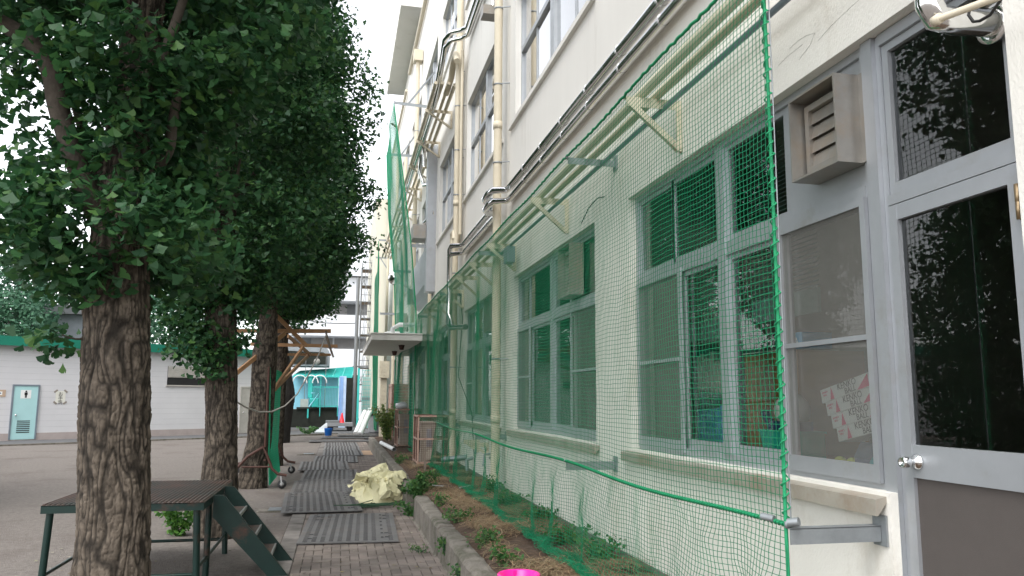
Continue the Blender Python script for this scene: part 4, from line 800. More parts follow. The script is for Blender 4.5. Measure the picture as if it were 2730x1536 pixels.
for i, (px_, py_, R_, H_, nn_) in enumerate(((475, 1428, .26, .50, 260), (540, 1428, .30, .62, 300), (590, 1425, .22, .42, 170))):
    c = onZ(px_, py_, 0.0); plant("leafy_shrub", ("leftmost pale green shoots under the platform edge, behind its legs", "tallest bright green shoots in the middle under the platform", "low bright green shoots beside the rear platform leg")[i], "shrub", (c[0], c[1], 0), R_*1.15, H_, nn_*2, 0.052, "bright_leaf", "shoots at the foot of the second ginkgo", 40+i, 12)
def _scale(t): return t
WG = "weeds along the planter wall"
for i, (x, y, z, R_, H_, nn_, sz, lab) in enumerate([
    (1.30, 12.45, .18, .34, .52, 330, .085, "large weed clump spilling through the gap in the planter wall"), (1.16, 12.2, .02, .22, .25, 110, .07, "weeds hanging down to the path below the gap in the wall"), (1.55, 13.3, SOIL, .22, .25, 110, .06, "weed clump behind the wall near the wooden stake"),
    (1.40, 10.6, SOIL, .14, .18, 60, .055, "small weed clump on the soil just before the wall gap"), (1.38, 9.2, SOIL, .2, .16, 90, .055, "low weeds behind the leaning length of wall"), (1.12, 8.45, .2, .08, .14, 45, .05, "tuft growing from the joint on the wall face"), (1.42, 7.7, SOIL, .2, .17, 90, .055, "weeds crowding the back of the wall before the pink bucket"),
    (1.10, 7.3, .16, .07, .16, 40, .05, "pale tuft on the nearest wall face"), (1.44, 6.75, SOIL, .16, .16, 70, .06, "round leafed weeds right beside the pink bucket"), (0.97, 9.35, .01, .14, .07, 50, .04, "flat weeds on the bricks at the wall foot"), (1.36, 17.5, SOIL, .2, .22, 70, .06, "weeds between the white pipe and the near cage")]):
    plant("weed_clump", lab, "weeds", (x, y, z), R_, H_*.8, int(nn_*2.4), sz*.58, "weed_leaf", WG, 60+i, 9, lean=(-0.12 if i in (0, 1) else 0, 0))
for i, (x, y, R_, H_, lab) in enumerate([(2.2, 6.6, .25, .38, "nearest leafy plant behind the net skirt"), (2.22, 7.6, .25, .30, "second plant behind the foot of the net"), (2.25, 9.0, .22, .28, "plant behind the net below the second window sill"), (2.2, 10.3, .22, .35, "plant behind the net before the thick downpipe"), (2.24, 11.6, .2, .45, "plant climbing at the foot of the thick downpipe")]):
    plant("bed_plant", lab, "plant", (x, y, SOIL), R_*1.2, H_*.6, 240, .038, "weed_leaf", "plants between net and wall", 80+i, 9)
c = onZ(1036, 1176, SOIL); plant("feathery_bush", "yellowish feathery bush behind the farther air conditioner cage", "bush", (1.62, 27.0, SOIL), .55, 1.25, 1300, .07, "bush_leaf", None, 91, 30)
c = onZ(610, 1300, 0.0); plant("weed_clump", "small weed at the foot of the third ginkgo", "weeds", (c[0], c[1], 0), .14, .10, 60, .05, "weed_leaf", WG, 92, 6)
c = onZ(765, 1143, 0.0); plant("weed_clump", "dark weeds under the black trunk far away", "weeds", (-1.5, 40.5, 0), .7, .35, 160, .12, "weed_leaf", WG, 93, 14)
# dry cut grass over the bed
N = 34000; rng = np.random.default_rng(5); x = rng.uniform(1.42, 2.42, N); y = 4+rng.uniform(0, 1, N)**1.4*16; dens = vnoise(x*2.3, y*2.3); k_ = dens > 0.30; x, y = x[k_], y[k_]; n = len(x)
z = SOIL+(vnoise(x*3, y*3)-0.5)*0.10+(vnoise(x*11, y*11)-.5)*.04+rng.uniform(0.0, 0.035, n); a = rng.uniform(0, 6.28, n); L = rng.uniform(.05, .24, n); tl = rng.normal(0, .22, n); wd = rng.uniform(.0012, .0030, n)
dx, dy, dz = np.cos(a)*L, np.sin(a)*L, tl*L*0.6; bow = rng.normal(0, .18, n)*L; pxn, pyn = -np.sin(a), np.cos(a)
def sp(t, s_): return np.stack([x+dx*t+pxn*(bow*4*t*(1-t)+s_*wd), y+dy*t+pyn*(bow*4*t*(1-t)+s_*wd), z+dz*t+0.012*4*t*(1-t)+0.002], -1)
V = np.stack([sp(0, -1), sp(0, 1), sp(.33, 1), sp(.33, -1), sp(.66, 1), sp(.66, -1), sp(1, 1), sp(1, -1)], 1).reshape(-1, 3); B = np.arange(n)[:, None]*8
np_mesh("dry_grass", V, np.concatenate([B+np.array([0, 1, 2, 3]), B+np.array([3, 2, 4, 5]), B+np.array([5, 4, 6, 7])]), 4, "straw", label="brown dry cut grass strewn over the planting bed soil", category="dry grass", kind="stuff")
# fallen leaves and litter on the ground
N = 420; x = rng.uniform(-3.2, 1.1, N); y = 7+rng.uniform(0, 1, N)**1.5*26; C = np.stack([x, y, np.full(N, .03)], -1); O = np.stack([np.cos(x*91), np.sin(y*77), np.zeros(N)], -1)
V, Fq = fan_leaves(C, O, 0.038, rng=rng, droop=0.0, spread=0.2, fold=0.1); V[:, 2] = 0.022+np.abs(V[:, 2]-.03)*0.25
island_mat("litter_leaf", [(0.10, 0.07, 0.045), (0.30, 0.25, 0.10), (0.06, 0.05, 0.035), (0.42, 0.38, 0.30), (0.09, 0.10, 0.04)], 0.8)
np_mesh("fallen_leaves", V, Fq, 4, "litter_leaf", label="scattered fallen leaves on the yard and brick path", category="fallen leaves", kind="stuff")
# plastic road mats
def mat_mesh():
    b = MB(); L, Wd = 2.42, 1.21; b.box(-Wd/2, Wd/2, -L/2, L/2, 0, 0.013)
    cols = 11
    for i in range(cols):
        xc = -Wd/2+0.09+(Wd-0.18)*i/(cols-1); wide = 0.052 if i not in (9,) else 0.03; y = -L/2+0.07; k = 0
        while y < L/2-0.07:
            if i == 9: 
                b.cur = 1
                if int((y+L)/0.16) % 2: b.add([(xc-.016, y, .0165), (xc+.016, y, .0165), (xc+.016, y+.09, .0165), (xc-.016, y+.09, .0165)], [(0, 1, 2, 3)])
                y += 0.16
            else:
                t = 0.010 if i % 2 else -0.010
                if not (i in (1, 2, 9, 10) and abs(abs(y)-0.75) < 0.04):
                    b.cur = 1; b.add([(xc-wide/2, y, .0165), (xc+wide/2, y+t, .0165), (xc+wide/2, y+t+.012, .0165), (xc-wide/2, y+.012, .0165)], [(0, 1, 2, 3)])
                    b.cur = 0; b.box(xc-wide/2, xc+wide/2, y+0.018, y+0.024, 0.0131, 0.019)
                y += 0.036
            k += 1
    b.cur = 1
    for sx_ in (-1, 1):
        for yy in (-.92, -.62, .62, .92): x = sx_*(Wd/2-.13); b.add([(x-.032, yy-.035, .0172), (x+.032, yy-.035, .0172), (x+.032, yy+.035, .0172), (x-.032, yy+.035, .0172)], [(0, 1, 2, 3)])
    return b
mats_l = [(0.21, 11.22, .014, -2.0, "nearest black plastic road mat with open bricks in front of it"), (-0.235, 13.86, .034, 2.2, "black road mat overlapping the nearest one beside the cream tarp"), (-0.22, 16.28, .018, 0.6, "black road mat level with the planter gap, third from the open bricks"), (-0.13, 18.72, .020, -0.4, "road mat beside the wheeled net stand, jutting towards the planter"),
          (-0.31, 21.05, .038, 0.8, "road mat with a raised far edge lying over its neighbour"), (-0.02, 23.5, .016, -0.6, "road mat beside the square drain grate"), (0.18, 26.0, .030, 0.3, "road mat shifted right towards the cardboard sheet"), (0.16, 28.5, .018, -0.5, "road mat just past the cardboard sheet"), (0.14, 31.0, .018, 0.4, "last road mat laid lengthwise before the crossing ones"),
          (0.1, 33.5, .022, 91, "first of the two road mats laid crosswise at the far end"), (0.5, 36.2, .020, 89, "second crosswise road mat, nearest the blue bucket"), (1.2, 38.2, .034, 91, "road mat by the grey box at the end of the path")]
b = mat_mesh(); first = None
for i, (x, y, z, rz, lab) in enumerate(mats_l):
    if first is None: first = b.build("road_mat", ["mat_rubber", "mat_slot"]); o = first
    else: o = first.copy(); COL.objects.link(o)
    o.location = (x, y, z+0.012); o.rotation_euler = (math.radians(0.35 if i in (1, 4) else 0), 0, math.radians(rz)); tag(o, lab, "road mat", "black road mats laid along the path")
# crumpled tarp
def tarp():
    root_c = np.array([0.68, 14.25]); n = 64; u = np.linspace(-1, 1, n); Ux, Uy = np.meshgrid(u, u, indexing='ij'); r = np.sqrt(Ux**2+Uy**2); rr = np.maximum(np.abs(Ux), np.abs(Uy)); th = np.arctan2(Uy, Ux)
    k = rr/np.maximum(r, 1e-6); x = Ux*k; y = Uy*k; d = np.sqrt(x*x+y*y)
    edge = 1+0.22*(vnoise(np.cos(th)*2+3, np.sin(th)*2+5)-.5)*2
    rg = np.random.default_rng(12); prof = np.clip(1-d**4, 0, 1); wx, wy = x+0.22*(vnoise(x*2.1, y*2.1)-.5), y+0.22*(vnoise(x*2.1+7, y*2.1+3)-.5)
    tri = lambda t: 1-np.abs(2*(t-np.floor(t))-1); h = 0.10+0*x; gx_ = 0*x; gy_ = 0*x
    for i in range(11):
        an = rg.uniform(0, math.pi); k_ = rg.uniform(.6, 1.0)*(1 if i < 4 else (2.2 if i < 8 else 4.2)); tt = tri((wx*math.cos(an)+wy*math.sin(an))*k_+rg.uniform(0, 1)); A_ = (.080 if i < 4 else (.125 if i < 8 else .075))
        loc_ = vnoise(x*1.6+i*5, y*1.6+i*3); h = h+A_*tt*loc_*2; gx_ = gx_+A_*(tt-.5)*math.cos(an); gy_ = gy_+A_*(tt-.5)*math.sin(an)
    h = 0.40*np.tanh(h/0.40)*prof; h = h+0.10*np.exp(-(((x-.75)/.18)**2+((y-.3)/.35)**2))*prof
    X = root_c[0]+x*0.50*edge+0.9*gx_*prof; Y = root_c[1]+y*0.58*edge+0.9*gy_*prof; Z = 0.02+h*1.0
    ov = np.clip((d-.72)/.28, 0, 1); X -= x*0.06*ov*(Z > .05); I = np.arange(n*n).reshape(n, n)
    V = np.stack([X, Y, Z], -1); Fs = np.stack([I[:-1, :-1], I[1:, :-1], I[1:, 1:], I[:-1, 1:]], -1).reshape(-1, 4); Vs = [V.reshape(-1, 3)]; Fl = [Fs]; off = n*n
    dX = np.gradient(V, axis=0); dY = np.gradient(V, axis=1); Nn = np.cross(dX, dY); Nn /= np.linalg.norm(Nn, axis=-1)[..., None]; Nn *= np.sign(Nn[..., 2:3]+1e-9)
    # loose folds of the same sheet lying over and against each other
    for k in range(26):
        i, j = rg.integers(9, n-9), rg.integers(6, n-9); c = V[i, j]; nr = Nn[i, j]*.7+np.array([rg.normal(0, .25), -.25, .35]); nr /= np.linalg.norm(nr); t_ = np.cross(nr, rg.normal(0, 1, 3)); t_ /= np.linalg.norm(t_); b_ = np.cross(nr, t_); m_ = 7
        u_ = np.linspace(-1, 1, m_); A, B = np.meshgrid(u_, u_, indexing='ij'); wa, wb = rg.uniform(.10, .22), rg.uniform(.12, .26); A2 = A*(1+.25*np.sin(B*2+k)); a1 = rg.uniform(0, 3.14); fold = tri((A*math.cos(a1)+B*math.sin(a1))*rg.uniform(.5, .9)+rg.uniform(0, 1)); f2 = tri((A*math.cos(a1+1.2)+B*math.sin(a1+1.2))*1.3+rg.uniform(0, 1))
        lift = .02+.10*fold+.03*f2-.11*np.maximum(np.abs(A), np.abs(B))**3
        P = c+t_*(A2*wa)[..., None]+b_*(B*wb)[..., None]+nr*lift[..., None]; P[..., 2] = np.maximum(P[..., 2], .02); J = np.arange(m_*m_).reshape(m_, m_)+off; off += m_*m_
        Vs.append(P.reshape(-1, 3)); Fl.append(np.stack([J[:-1, :-1], J[1:, :-1], J[1:, 1:], J[:-1, 1:]], -1).reshape(-1, 4))
    return np_mesh("tarp", np.concatenate(Vs), np.concatenate(Fl), 4, "tarp", smooth=False, label="crumpled cream yellow tarpaulin heaped on the path against the planter wall", category="tarp")
tarp()
rng = random.Random(4)
for i in range(16):
    x0, y0 = 0.45+rng.uniform(-.15, .35), 13.35+rng.uniform(-.28, .25); a = rng.uniform(-.35, .35)+(1.2 if i > 13 else 0); L = rng.uniform(.5, .85); z = .03+.012*(i % 4); b = MB()
    b.tube([(x0-L/2*math.cos(a), y0-L/2*math.sin(a), z), (x0+L/2*math.cos(a), y0+L/2*math.sin(a), z+.01)], 0.007, 6); b.build("plant_stake", "stake_green", label="thin green plant stake in the loose pile in front of the tarp", category="plant stake", group="pile of green plant stakes")
# cages with air-conditioner units
def cage(loc, lab, labu, s=1.0):
    x, y, z = loc; w, d, h = 0.64*s, 0.95*s, 1.02*s; root = thing("equipment_cage", lab, "cage", loc, "wire cages over air conditioners"); t = 0.035
    b = MB()
    for xx in (x, x+w): 
        for yy in (y, y+d): b.box(xx-t/2, xx+t/2, yy-t/2, yy+t/2, z, z+h)
    for zz in (z+.05, z+h*.52, z+h-t/2):
        for yy in (y, y+d): b.box(x+t/2, x+w-t/2, yy-t/2+.001, yy+t/2-.001, zz-t/2, zz+t/2)
        for xx in (x, x+w): b.box(xx-t/2+.001, xx+t/2-.001, y+t/2, y+d-t/2, zz-t/2, zz+t/2)
    b.box(x-.012, x+.012, y+d*.45, y+d*.45+.025, z+.07, z+h-.02); b.build("frame", "cage_paint", root)
    def grid(nm, P, Q, R_, n1, n2):
        P, Q, R_ = map(Vector, (P, Q, R_)); g = MB()
        for i in range(1, n1): a = P+(Q-P)*i/n1; g.tube([a, a+(R_-P)], 0.0028, 3, False)
        for i in range(1, n2): a = P+(R_-P)*i/n2; g.tube([a, a+(Q-P)], 0.0028, 3, False)
        g.build("wire_mesh", "cage_wire", root)
    grid("n", (x, y, z+.05), (x+w, y, z+.05), (x, y, z+h), 16, 25); grid("l", (x, y, z+.05), (x, y+d, z+.05), (x, y, z+h), 24, 25); grid("f", (x, y+d, z+.05), (x+w, y+d, z+.05), (x, y+d, z+h), 16, 25); grid("r", (x+w, y, z+.05), (x+w, y+d, z+.05), (x+w, y, z+h), 24, 25); grid("t", (x, y, z+h), (x+w, y, z+h), (x, y+d, z+h), 16, 24)
    u = thing("air_conditioner", labu, "air conditioner", (x+w*.3, y+d*.4, z), "caged air conditioner units"); b = MB(); ux0, ux1, uy0, uy1, uz1 = x+w*.10, x+w*.62, y+.10, y+d-.08, z+h*.83
    b.box(ux0, ux1, uy0, uy1, z+.06, uz1); b.box(ux0-.01, ux1+.01, uy0-.01, uy1+.01, uz1, uz1+.03)
    for fx in (ux0+.04, ux1-.09): b.box(fx, fx+.05, uy0, uy1, z+.005, z+.06)
    b.build("casing", "ac_body", u, bevel=0.008)
    b = MB(); b.box(ux0+.12, ux0+.23, uy0-.022, uy0-.011, z+h*.36, z+h*.72); b.build("grille", "grey_box", u); b = MB(); b.poly([(ux0+.10, uy0-.012, z+.1), (ux0+.24, uy0-.012, z+.1), (ux0+.24, uy0-.012, z+h*.34), (ux0+.12, uy0-.012, z+h*.27)], (0, -.05, 0)); b.build("valve_cover", "ac_body", u)
    b = MB(); b.tube([(ux0+.2, uy0-.02, z+.18), (ux1+.05, uy0-.03, z+.15), (x+w-.02, uy0+.1, z+.17), (x+w+.15, uy0+.3, z+.2)], 0.03, 8); b.build("pipe_insulation", "ac_insul", u)
    b = MB(); b.lathe((ux0-.012, (uy0+uy1)/2, z+h*.45), [(0, 0), (.24, 0), (.26, -.012), (.26, .01), (0, .01)], 28, 'x'); b.build("fan_guard", "dark", u)
    b = MB(); b.box(x-.06, x+w+.06, y-.08, y+d+.05, z-.12, z-.004); b.build("slab", "kerb_concrete", root)
cage((1.64, 16.7, SOIL+.02), "nearer pinkish steel wire cage standing in the planting bed", "air conditioner unit inside the nearer cage")
cage((1.66, 22.9, SOIL+.02), "farther wire cage with a crumpled white bag on its top", "air conditioner unit inside the farther cage", 1.05)
b = MB(); b.lathe((1.78, 23.3, 1.50), [(0, -.03), (.09, -.02), (.12, .04), (.1, .1), (.05, .14), (0, .13)], 9); bag = b.build("plastic_bag", "silver_sheet", label="crumpled white plastic bag lying on top of the farther cage", category="bag")
for v in bag.data.vertices: v.co = Vector((bag.data.vertices[0].co.x+(v.co.x-bag.data.vertices[0].co.x)*1.7, v.co.y, v.co.z)) + Vector((random.uniform(-.03, .03), random.uniform(-.03, .03), random.uniform(-.02, .03)))
b = MB(); b.box(1.60, 1.64, 15.05, 15.09, SOIL-.1, SOIL+.42); b.build("wooden_stake", "timber_old", label="short grey wooden stake driven into the bed before the near cage", category="stake")
b = MB(); p, q_ = Vector((1.47, 21.3, SOIL+.06)), Vector((1.30, 24.6, SOIL+.06)); b.tube([p, q_], 0.055, 16, False); b.tube([q_, p], 0.049, 16, False); b.build("white_pipe", "pvc_white", label="short white plastic pipe lying on the planter wall", category="pipe")
for i, (px_, py_, dx_) in enumerate(((1165, 1297, .14), (1243, 1304, .2))):
    c = onZ(px_, py_, SOIL+.05); b = MB(); b.bar((c[0]-dx_/2, c[1], SOIL+.07), (c[0]+dx_/2, c[1]+(.25 if i else -.2), SOIL+.075), 0.018, 0.01); b.build("wood_splinter", "steel_edge", label=("pale splinter on the soil behind the weed clump", "longer pale splinter on the soil near the net")[i], category="splinter", group="pale splinters on the bed")
# pink bucket at the bottom edge
c = onZ(1383, 1535, 0.62); bk = thing("pink_bucket", "bright pink plastic bucket on the bed at the bottom of the photo", "bucket", (c[0], c[1], .39)); R0 = .128
b = MB(); b.lathe((c[0], c[1], .39), [(0, 0), (R0*.78, 0), (R0*.97, .225), (R0*1.08, .228), (R0*1.09, .24), (R0*1.02, .246), (R0*.93, .238), (R0*.75, .012), (0, .012)], 40); b.build("shell", "pink", bk)
b = MB(); b.lathe((c[0], c[1], .39), [(R0*1.08, .18), (R0*1.16, .205), (R0*1.16, .215), (R0*1.0, .2)], 40); b.build("rim_band", "pink_dark", bk)
b = MB(); b.box(c[0]-.012, c[0]+.012, c[1]+R0*.90, c[1]+R0*.97, .4, .63); b.build("spout", "pink", bk)
# drain grates
for i, (px_, py_, s_, lab) in enumerate(((738, 1360, .36, "near drain cover with a dark grate by the mats"), (822, 1211, .42, "far square drain grate on the yard edge"))):
    c = onZ(px_, py_, 0); root = thing("drain_grate", lab, "drain", (c[0], c[1], 0), "drain covers along the yard edge"); b = MB(); b.box(c[0]-s_*.8, c[0]+s_*.5, c[1]-s_*.55, c[1]+s_*.55, -.02, .012); b.build("frame", "kerb_concrete", root); b = MB(); b.box(c[0]-s_*.35, c[0]+s_*.4, c[1]-s_*.45, c[1]+s_*.45, .0125, .015); b.cur = 1
    for k in range(9): y = c[1]-s_*.42+s_*.84*k/8; b.box(c[0]-s_*.34, c[0]+s_*.39, y-.012, y+.012, .0151, .024)
    b.build("grating", ["dark", "galvanised"], root)
b = MB(); b.box(0.80, 1.10, 25.4, 27.4, .012, .02); b.build("cardboard_sheet", "cardboard", label="flat brown cardboard sheet on the path beside the mats", category="cardboard")
# wheeled practice net
ns_ = thing("net_stand", "wheeled practice net with a tall narrow green net on curved steel legs", "net stand", (-1.35, 18.2, 0))
for yy, nm in ((16.4, 0), (19.6, 1)):
    xc = -1.50
    b = MB(); prof = [(-1.0, .34, .1), (-.75, .0, .2)]
    R_ = [(xc-.75, yy, .24), (xc-.6, yy, .26), (xc-.42, yy, .36), (xc-.2, yy, .62), (xc+.08, yy, .8), (xc+.17, yy, .62), (xc+.27, yy, .38), (xc+.38, yy, .28), (xc+.55, yy, .25)]; b.tube(R_, 0.028, 10); b.tube([(xc-.3, yy, .42), (xc+.27, yy, .42)], .018, 8); b.build("leg", "rust_frame", ns_)
    for sx_ in (-1, 1):
        x = xc+(.44 if sx_ > 0 else -.62); b = MB(); b.lathe((x+sx_*.03, yy-.02, .085), [(0, 0), (.085, 0), (.085, .04), (0, .04)], 18, 'y'); wv = b.build("wheel", "rubber", ns_); b = MB(); b.lathe((x+sx_*.03, yy-.024, .085), [(0, 0), (.04, 0), (.04, .048), (0, .048)], 12, 'y'); b.build("hub", "caster_hub", wv)
        b = MB(); b.bar((x, yy+.025, .24), (x+sx_*.03, yy+.028, .07), .03, .004); b.bar((x, yy-.03, .24), (x+sx_*.03, yy-.032, .07), .03, .004); b.build("caster_fork", "caster_hub", ns_)
b = MB(); 
for yy in (16.4, 19.6): b.tube([(-1.38, yy, .8), (-1.38, yy, 2.35)], .024, 8)
b.tube([(-1.38, 16.4, 2.35), (-1.38, 19.6, 2.35)], .024, 8); b.tube([(-1.38, 16.4, .55), (-1.38, 19.6, .55)], .02, 8); b.build("upright_frame", "rust_frame", ns_)
yg = np.linspace(16.42, 19.58, 64); zg = np.linspace(2.36, .06, 50); Pn = np.zeros((64, 50, 3)); Pn[..., 1] = yg[:, None]; Pn[..., 2] = zg[None]; Pn[..., 0] = -1.35+.03*np.sin(yg*3.1)[:, None]*np.sin(zg*1.3)[None]+.05*(vnoise(Pn[..., 1]*1.5, Pn[..., 2]*1.2)-.5)+np.where(zg < .7, (.7-zg)*.12, 0)[None]
thread_net("netting", Pn, 0.0042, "net_bright", ns_)
# timber battens braced between the trunks, and the hanging hose
tf = thing("timber_frame", "frame of raw timber battens crossing between the third and fourth ginkgo trunks", "timber frame", (-1.2, 19, 0))
def batten(p0, p1, Y0, Y1, w=.085, h=.045):
    a, c = onY(*p0, Y0), onY(*p1, Y1); b = MB(); b.bar(a, c, h, w); return b.build("batten", "timber", tf)
batten((560, 882), (882, 883), 17.2, 17.6); batten((668, 918), (900, 923), 21.3, 21.5); batten((760, 945), (882, 946), 23.5, 23.7, .07)
batten((648, 752), (815, 920), 17.3, 17.5, .085); batten((768, 896), (828, 946), 21, 23.4, .085); batten((760, 888), (612, 1010), 17.1, 16.0, .085)
batten((808, 925), (728, 1042), 21.1, 17.6, .085); batten((822, 948), (730, 1040), 23.4, 17.5, .085)
hs_ = [onY(870, 893, 17.4), onY(850, 945, 17.2), onY(822, 1000, 17.0), onY(793, 1050, 16.6), onY(760, 1082, 16.2), onY(725, 1098, 15.6), onY(690, 1099, 15.0), onY(655, 1086, 14.2), onY(628, 1070, 12.5), onY(600, 1060, 11.2)]
b = MB(); b.tube([tuple(p) for p in hs_], 0.014, 8); b.build("hose", "hose", label="pale grey hose hanging in a loop from the timber frame to the second ginkgo", category="hose")
b = MB(); b.tube([tuple(onY(868, 882, 17.5)), tuple(onY(873, 905, 17.5)), tuple(onY(880, 928, 17.5)), tuple(onY(889, 953, 17.5))], [.018, .03, .026, .02], 7); b.build("tied_cloth", "timber_old", label="dark rag tied to the end of the upper batten", category="rag")

# ================================================================== TOILET BLOCK
MT = Matrix(((TD[0], TN[0], 0, P0[0]), (TD[1], TN[1], 0, P0[1]), (0, 0, 1, 0), (0, 0, 0, 1)))     # local x along the wall, y towards the yard
def onT(px_, py_, d=0.0):
    o, rr = CAM, ray(px_, py_); nrm = np.array([TN[0], TN[1], 0]); p = np.array([P0[0], P0[1], 0])+nrm*d; t = ((p-o)@nrm)/(rr@nrm); w = o+rr*t; return float((w-p)@np.array([TD[0], TD[1], 0])), float(w[2])
tb = thing("toilet_block", "long low white toilet block with green roof edge across the yard", "toilet block", (P0[0], P0[1], 0))
S0, S1 = -24.0, 12.2; HT = 3.86
b = MB(MT); b.box(S0, S1, -5, 0, 0.30, HT); b.build("wall", "toilet_wall", tb)
b = MB(MT); b.box(S0, S1, -5, 0.02, -0.05, 0.298); b.build("plinth", "toilet_plinth", tb)
b = MB(MT)
for k in range(1, 15): z = 0.3+k*0.24; b.box(S0, S1, 0.0, 0.004, z-0.005, z+0.005)
b.build("wall_joint", "toilet_joint", tb)
b = MB(MT); b.box(S0, S1+0.3, -5.2, 0.35, HT+.001, HT+0.06); b.box(S0, S1+0.3, 0.30, 0.36, HT-0.08, HT+0.30); b.box(S0, S1+.3, -5.2, .30, HT+.2, HT+.24); b.build("roof", "fascia_green", tb)
def tdoor(pl, pr, ptop, pbot, m, louvre=False):
    s0, zt = onT(pl, ptop); s1, _ = onT(pr, ptop); zb = max(0.04, onT(pl, pbot)[1]); b = MB(MT); bars_frame_(b, s0, s1, zb, zt); d = b.build("door", m, tb)
    k = MB(MT); k.lathe((s0+.12, .06, (zb+zt)/2-.1), [(0, 0), (.035, 0), (.045, .04), (.03, .07), (0, .07)], 12, 'y'); k.build("knob", "chrome", d)
    f = MB(MT); 
    for a in (s0-.06, s1): f.box(a, a+.06, .0, .06, zb, zt+.06)
    f.box(s0, s1, .0, .06, zt, zt+.06); f.build("door_frame", "conduit" if louvre else "door_beige", d)
    if louvre:
        q2 = MB(MT); 
        for i in range(7): z = zb+.26+i*.075; q2.box(s0+.2, s1-.2, .041, .047, z, z+.035)
        q2.build("louvre", "dark", d)
        q3 = MB(MT); sc_, zc = (s0+s1)/2+.0, zt-.32; q3.box(sc_-.19, sc_+.19, .041, .046, zc-.18, zc+.16); g = q3.build("pictogram_plate", "sticker_white", d)
        q4 = MB(MT); q4.lathe((sc_, .048, zc+.105), [(0, 0), (.034, 0), (.034, .002), (0, .002)], 14, 'y'); q4.box(sc_-.055, sc_+.055, .048, .05, zc-.04, zc+.065); q4.box(sc_-.034, sc_-.004, .048, .05, zc-.15, zc-.0401); q4.box(sc_+.004, sc_+.034, .048, .05, zc-.15, zc-.0401); q4.build("pictogram_figure", "ink", d)
    return d
def bars_frame_(b, s0, s1, z0, z1): b.box(s0, s1, .005, .04, z0, z1)
tdoor(38, 102, 1029, 1172, "door_teal", True); tdoor(220, 283, 1030, 1168, "door_beige"); tdoor(644, 690, 1034, 1165, "door_beige")
s0, z1 = onT(448, 976); s1, z0 = onT(545, 1028); b = MB(MT); b.box(s0, s1, .003, .03, z0, z1)
wv = b.build("vent_window", "dark", tb); b = MB(MT); zm = z0+(z1-z0)*.42; b.box(s0, s1, .031, .06, zm-.02, zm+.02); b.box(s0-.05, s1+.05, .0, .07, z0-.06, z0)
for i in range(5): z = zm+.05+i*(z1-zm-.06)/5; b.poly([(s0, .035, z), (s0, .075, z-.03), (s0, .075, z+.03), (s0, .035, z+.1)], (s1-s0, 0, 0))
b.build("louvre", "door_beige", wv)
# paper sign with lettering, arrow board at the left edge
def text_obj(name, body, M_, size, m, parent, ext=0.001):
    cu = bpy.data.curves.new(name, 'FONT'); cu.body = body; cu.size = size; cu.extrude = ext; cu.align_x = 'CENTER'; cu.align_y = 'CENTER'
    t = bpy.data.objects.new("tmp", cu); COL.objects.link(t); bpy.context.view_layer.update()
    me = bpy.data.meshes.new_from_object(t.evaluated_get(bpy.context.evaluated_depsgraph_get())); bpy.data.objects.remove(t); me.transform(Matrix.Translation(-wloc(parent)) @ M_); me.materials.clear()
    return link_mesh(name, me, m, parent)
s0, z1 = onT(150, 1043); s1, z0 = onT(172, 1074); sc_ = (s0+s1)/2; hw = .19
ps = thing("paper_sign", "white paper sign with black Japanese characters taped to the toilet wall", "sign", tuple(MT @ Vector((sc_, .01, z0))))
b = MB(MT); b.box(sc_-hw, sc_+hw, .006, .010, z0, z1); b.build("sheet", "paper", ps)
for a in (-1, 1):
    for zz in (z0, z1): b = MB(MT @ Matrix.Translation((sc_+a*hw, .012, zz)) @ Matrix.Rotation(a*(1 if zz == z1 else -1)*.7, 4, 'Y')); b.box(-.08, .08, 0, .002, -.035, .035); b.build("tape", "tape", ps)
RT = Matrix(((-TD[0], 0, TN[0], 0), (-TD[1], 0, TN[1], 0), (0, 1, 0, 0), (0, 0, 0, 1))); RT = Matrix(((TD[0], 0, TN[0], 0), (TD[1], 0, TN[1], 0), (0, 1, 0, 0), (0, 0, 0, 1)))
for i, ch in enumerate("お手洗"): text_obj("lettering", ch, Matrix.Translation(MT @ Vector((sc_, .013, z1-.13-.17*i))) @ RT, .19, "ink", ps)
s0, z1 = onT(-14, 1039); s1, z0 = onT(14, 1058); ab = thing("arrow_sign", "framed sign with a dark arrow on the toilet wall at the left edge", "sign", tuple(MT @ Vector((s0, .01, z0)))); b = MB(MT); b.box(s0, s1, .006, .02, z0, z1); b.build("board", "board", ab)
b = MB(MT); b.box(s0+.08, s1-.12, .0205, .022, z0+.07, z1-.07); b.build("sheet", "sticker_white", ab); b = MB(MT); zc = (z0+z1)/2; e_ = s1-.16; b.poly([(e_, .0225, zc), (e_-.12, .0225, zc+.10), (e_-.12, .0225, zc+.05), (s0+.1, .0225, zc+.05), (s0+.1, .0225, zc-.03), (e_-.12, .0225, zc-.03), (e_-.12, .0225, zc-.09)]); b.build("arrow", "navy", ab)

# ================================================================== BACKGROUND
def PR(x0, y0, x1, y1, Y): a, c = onY(x0, y1, Y), onY(x1, y0, Y); return a[0], c[0], a[2], c[2]
def pbox(b, x0, y0, x1, y1, Y, d=0.3, zmin=None):
    X0, X1, Z0, Z1 = PR(x0, y0, x1, y1, Y); b.box(X0, X1, Y, Y+d, Z0 if zmin is None else zmin, Z1); return b
sh = thing("grey_shed", "grey shed with a dark flat roof behind the toilet block", "shed", (onY(140, 1000, 50)[0], 50, 0))
b = MB(); pbox(b, 100, 836, 260, 1000, 50, 5, 0); b.build("wall", "shed_wall", sh); b = MB(); pbox(b, 76, 815, 275, 834, 49.4, 6.2); b.build("roof", "roof_grey", sh); b = MB(); X = onY(106, 900, 49.9)[0]; b.tube([(X+.25, 49.9, onY(106, 836, 49.9)[2]), (X, 49.9, onY(106, 845, 49.9)[2]), (X-.1, 49.9, 0)], .07, 8); b.build("downpipe", "roof_grey", sh)
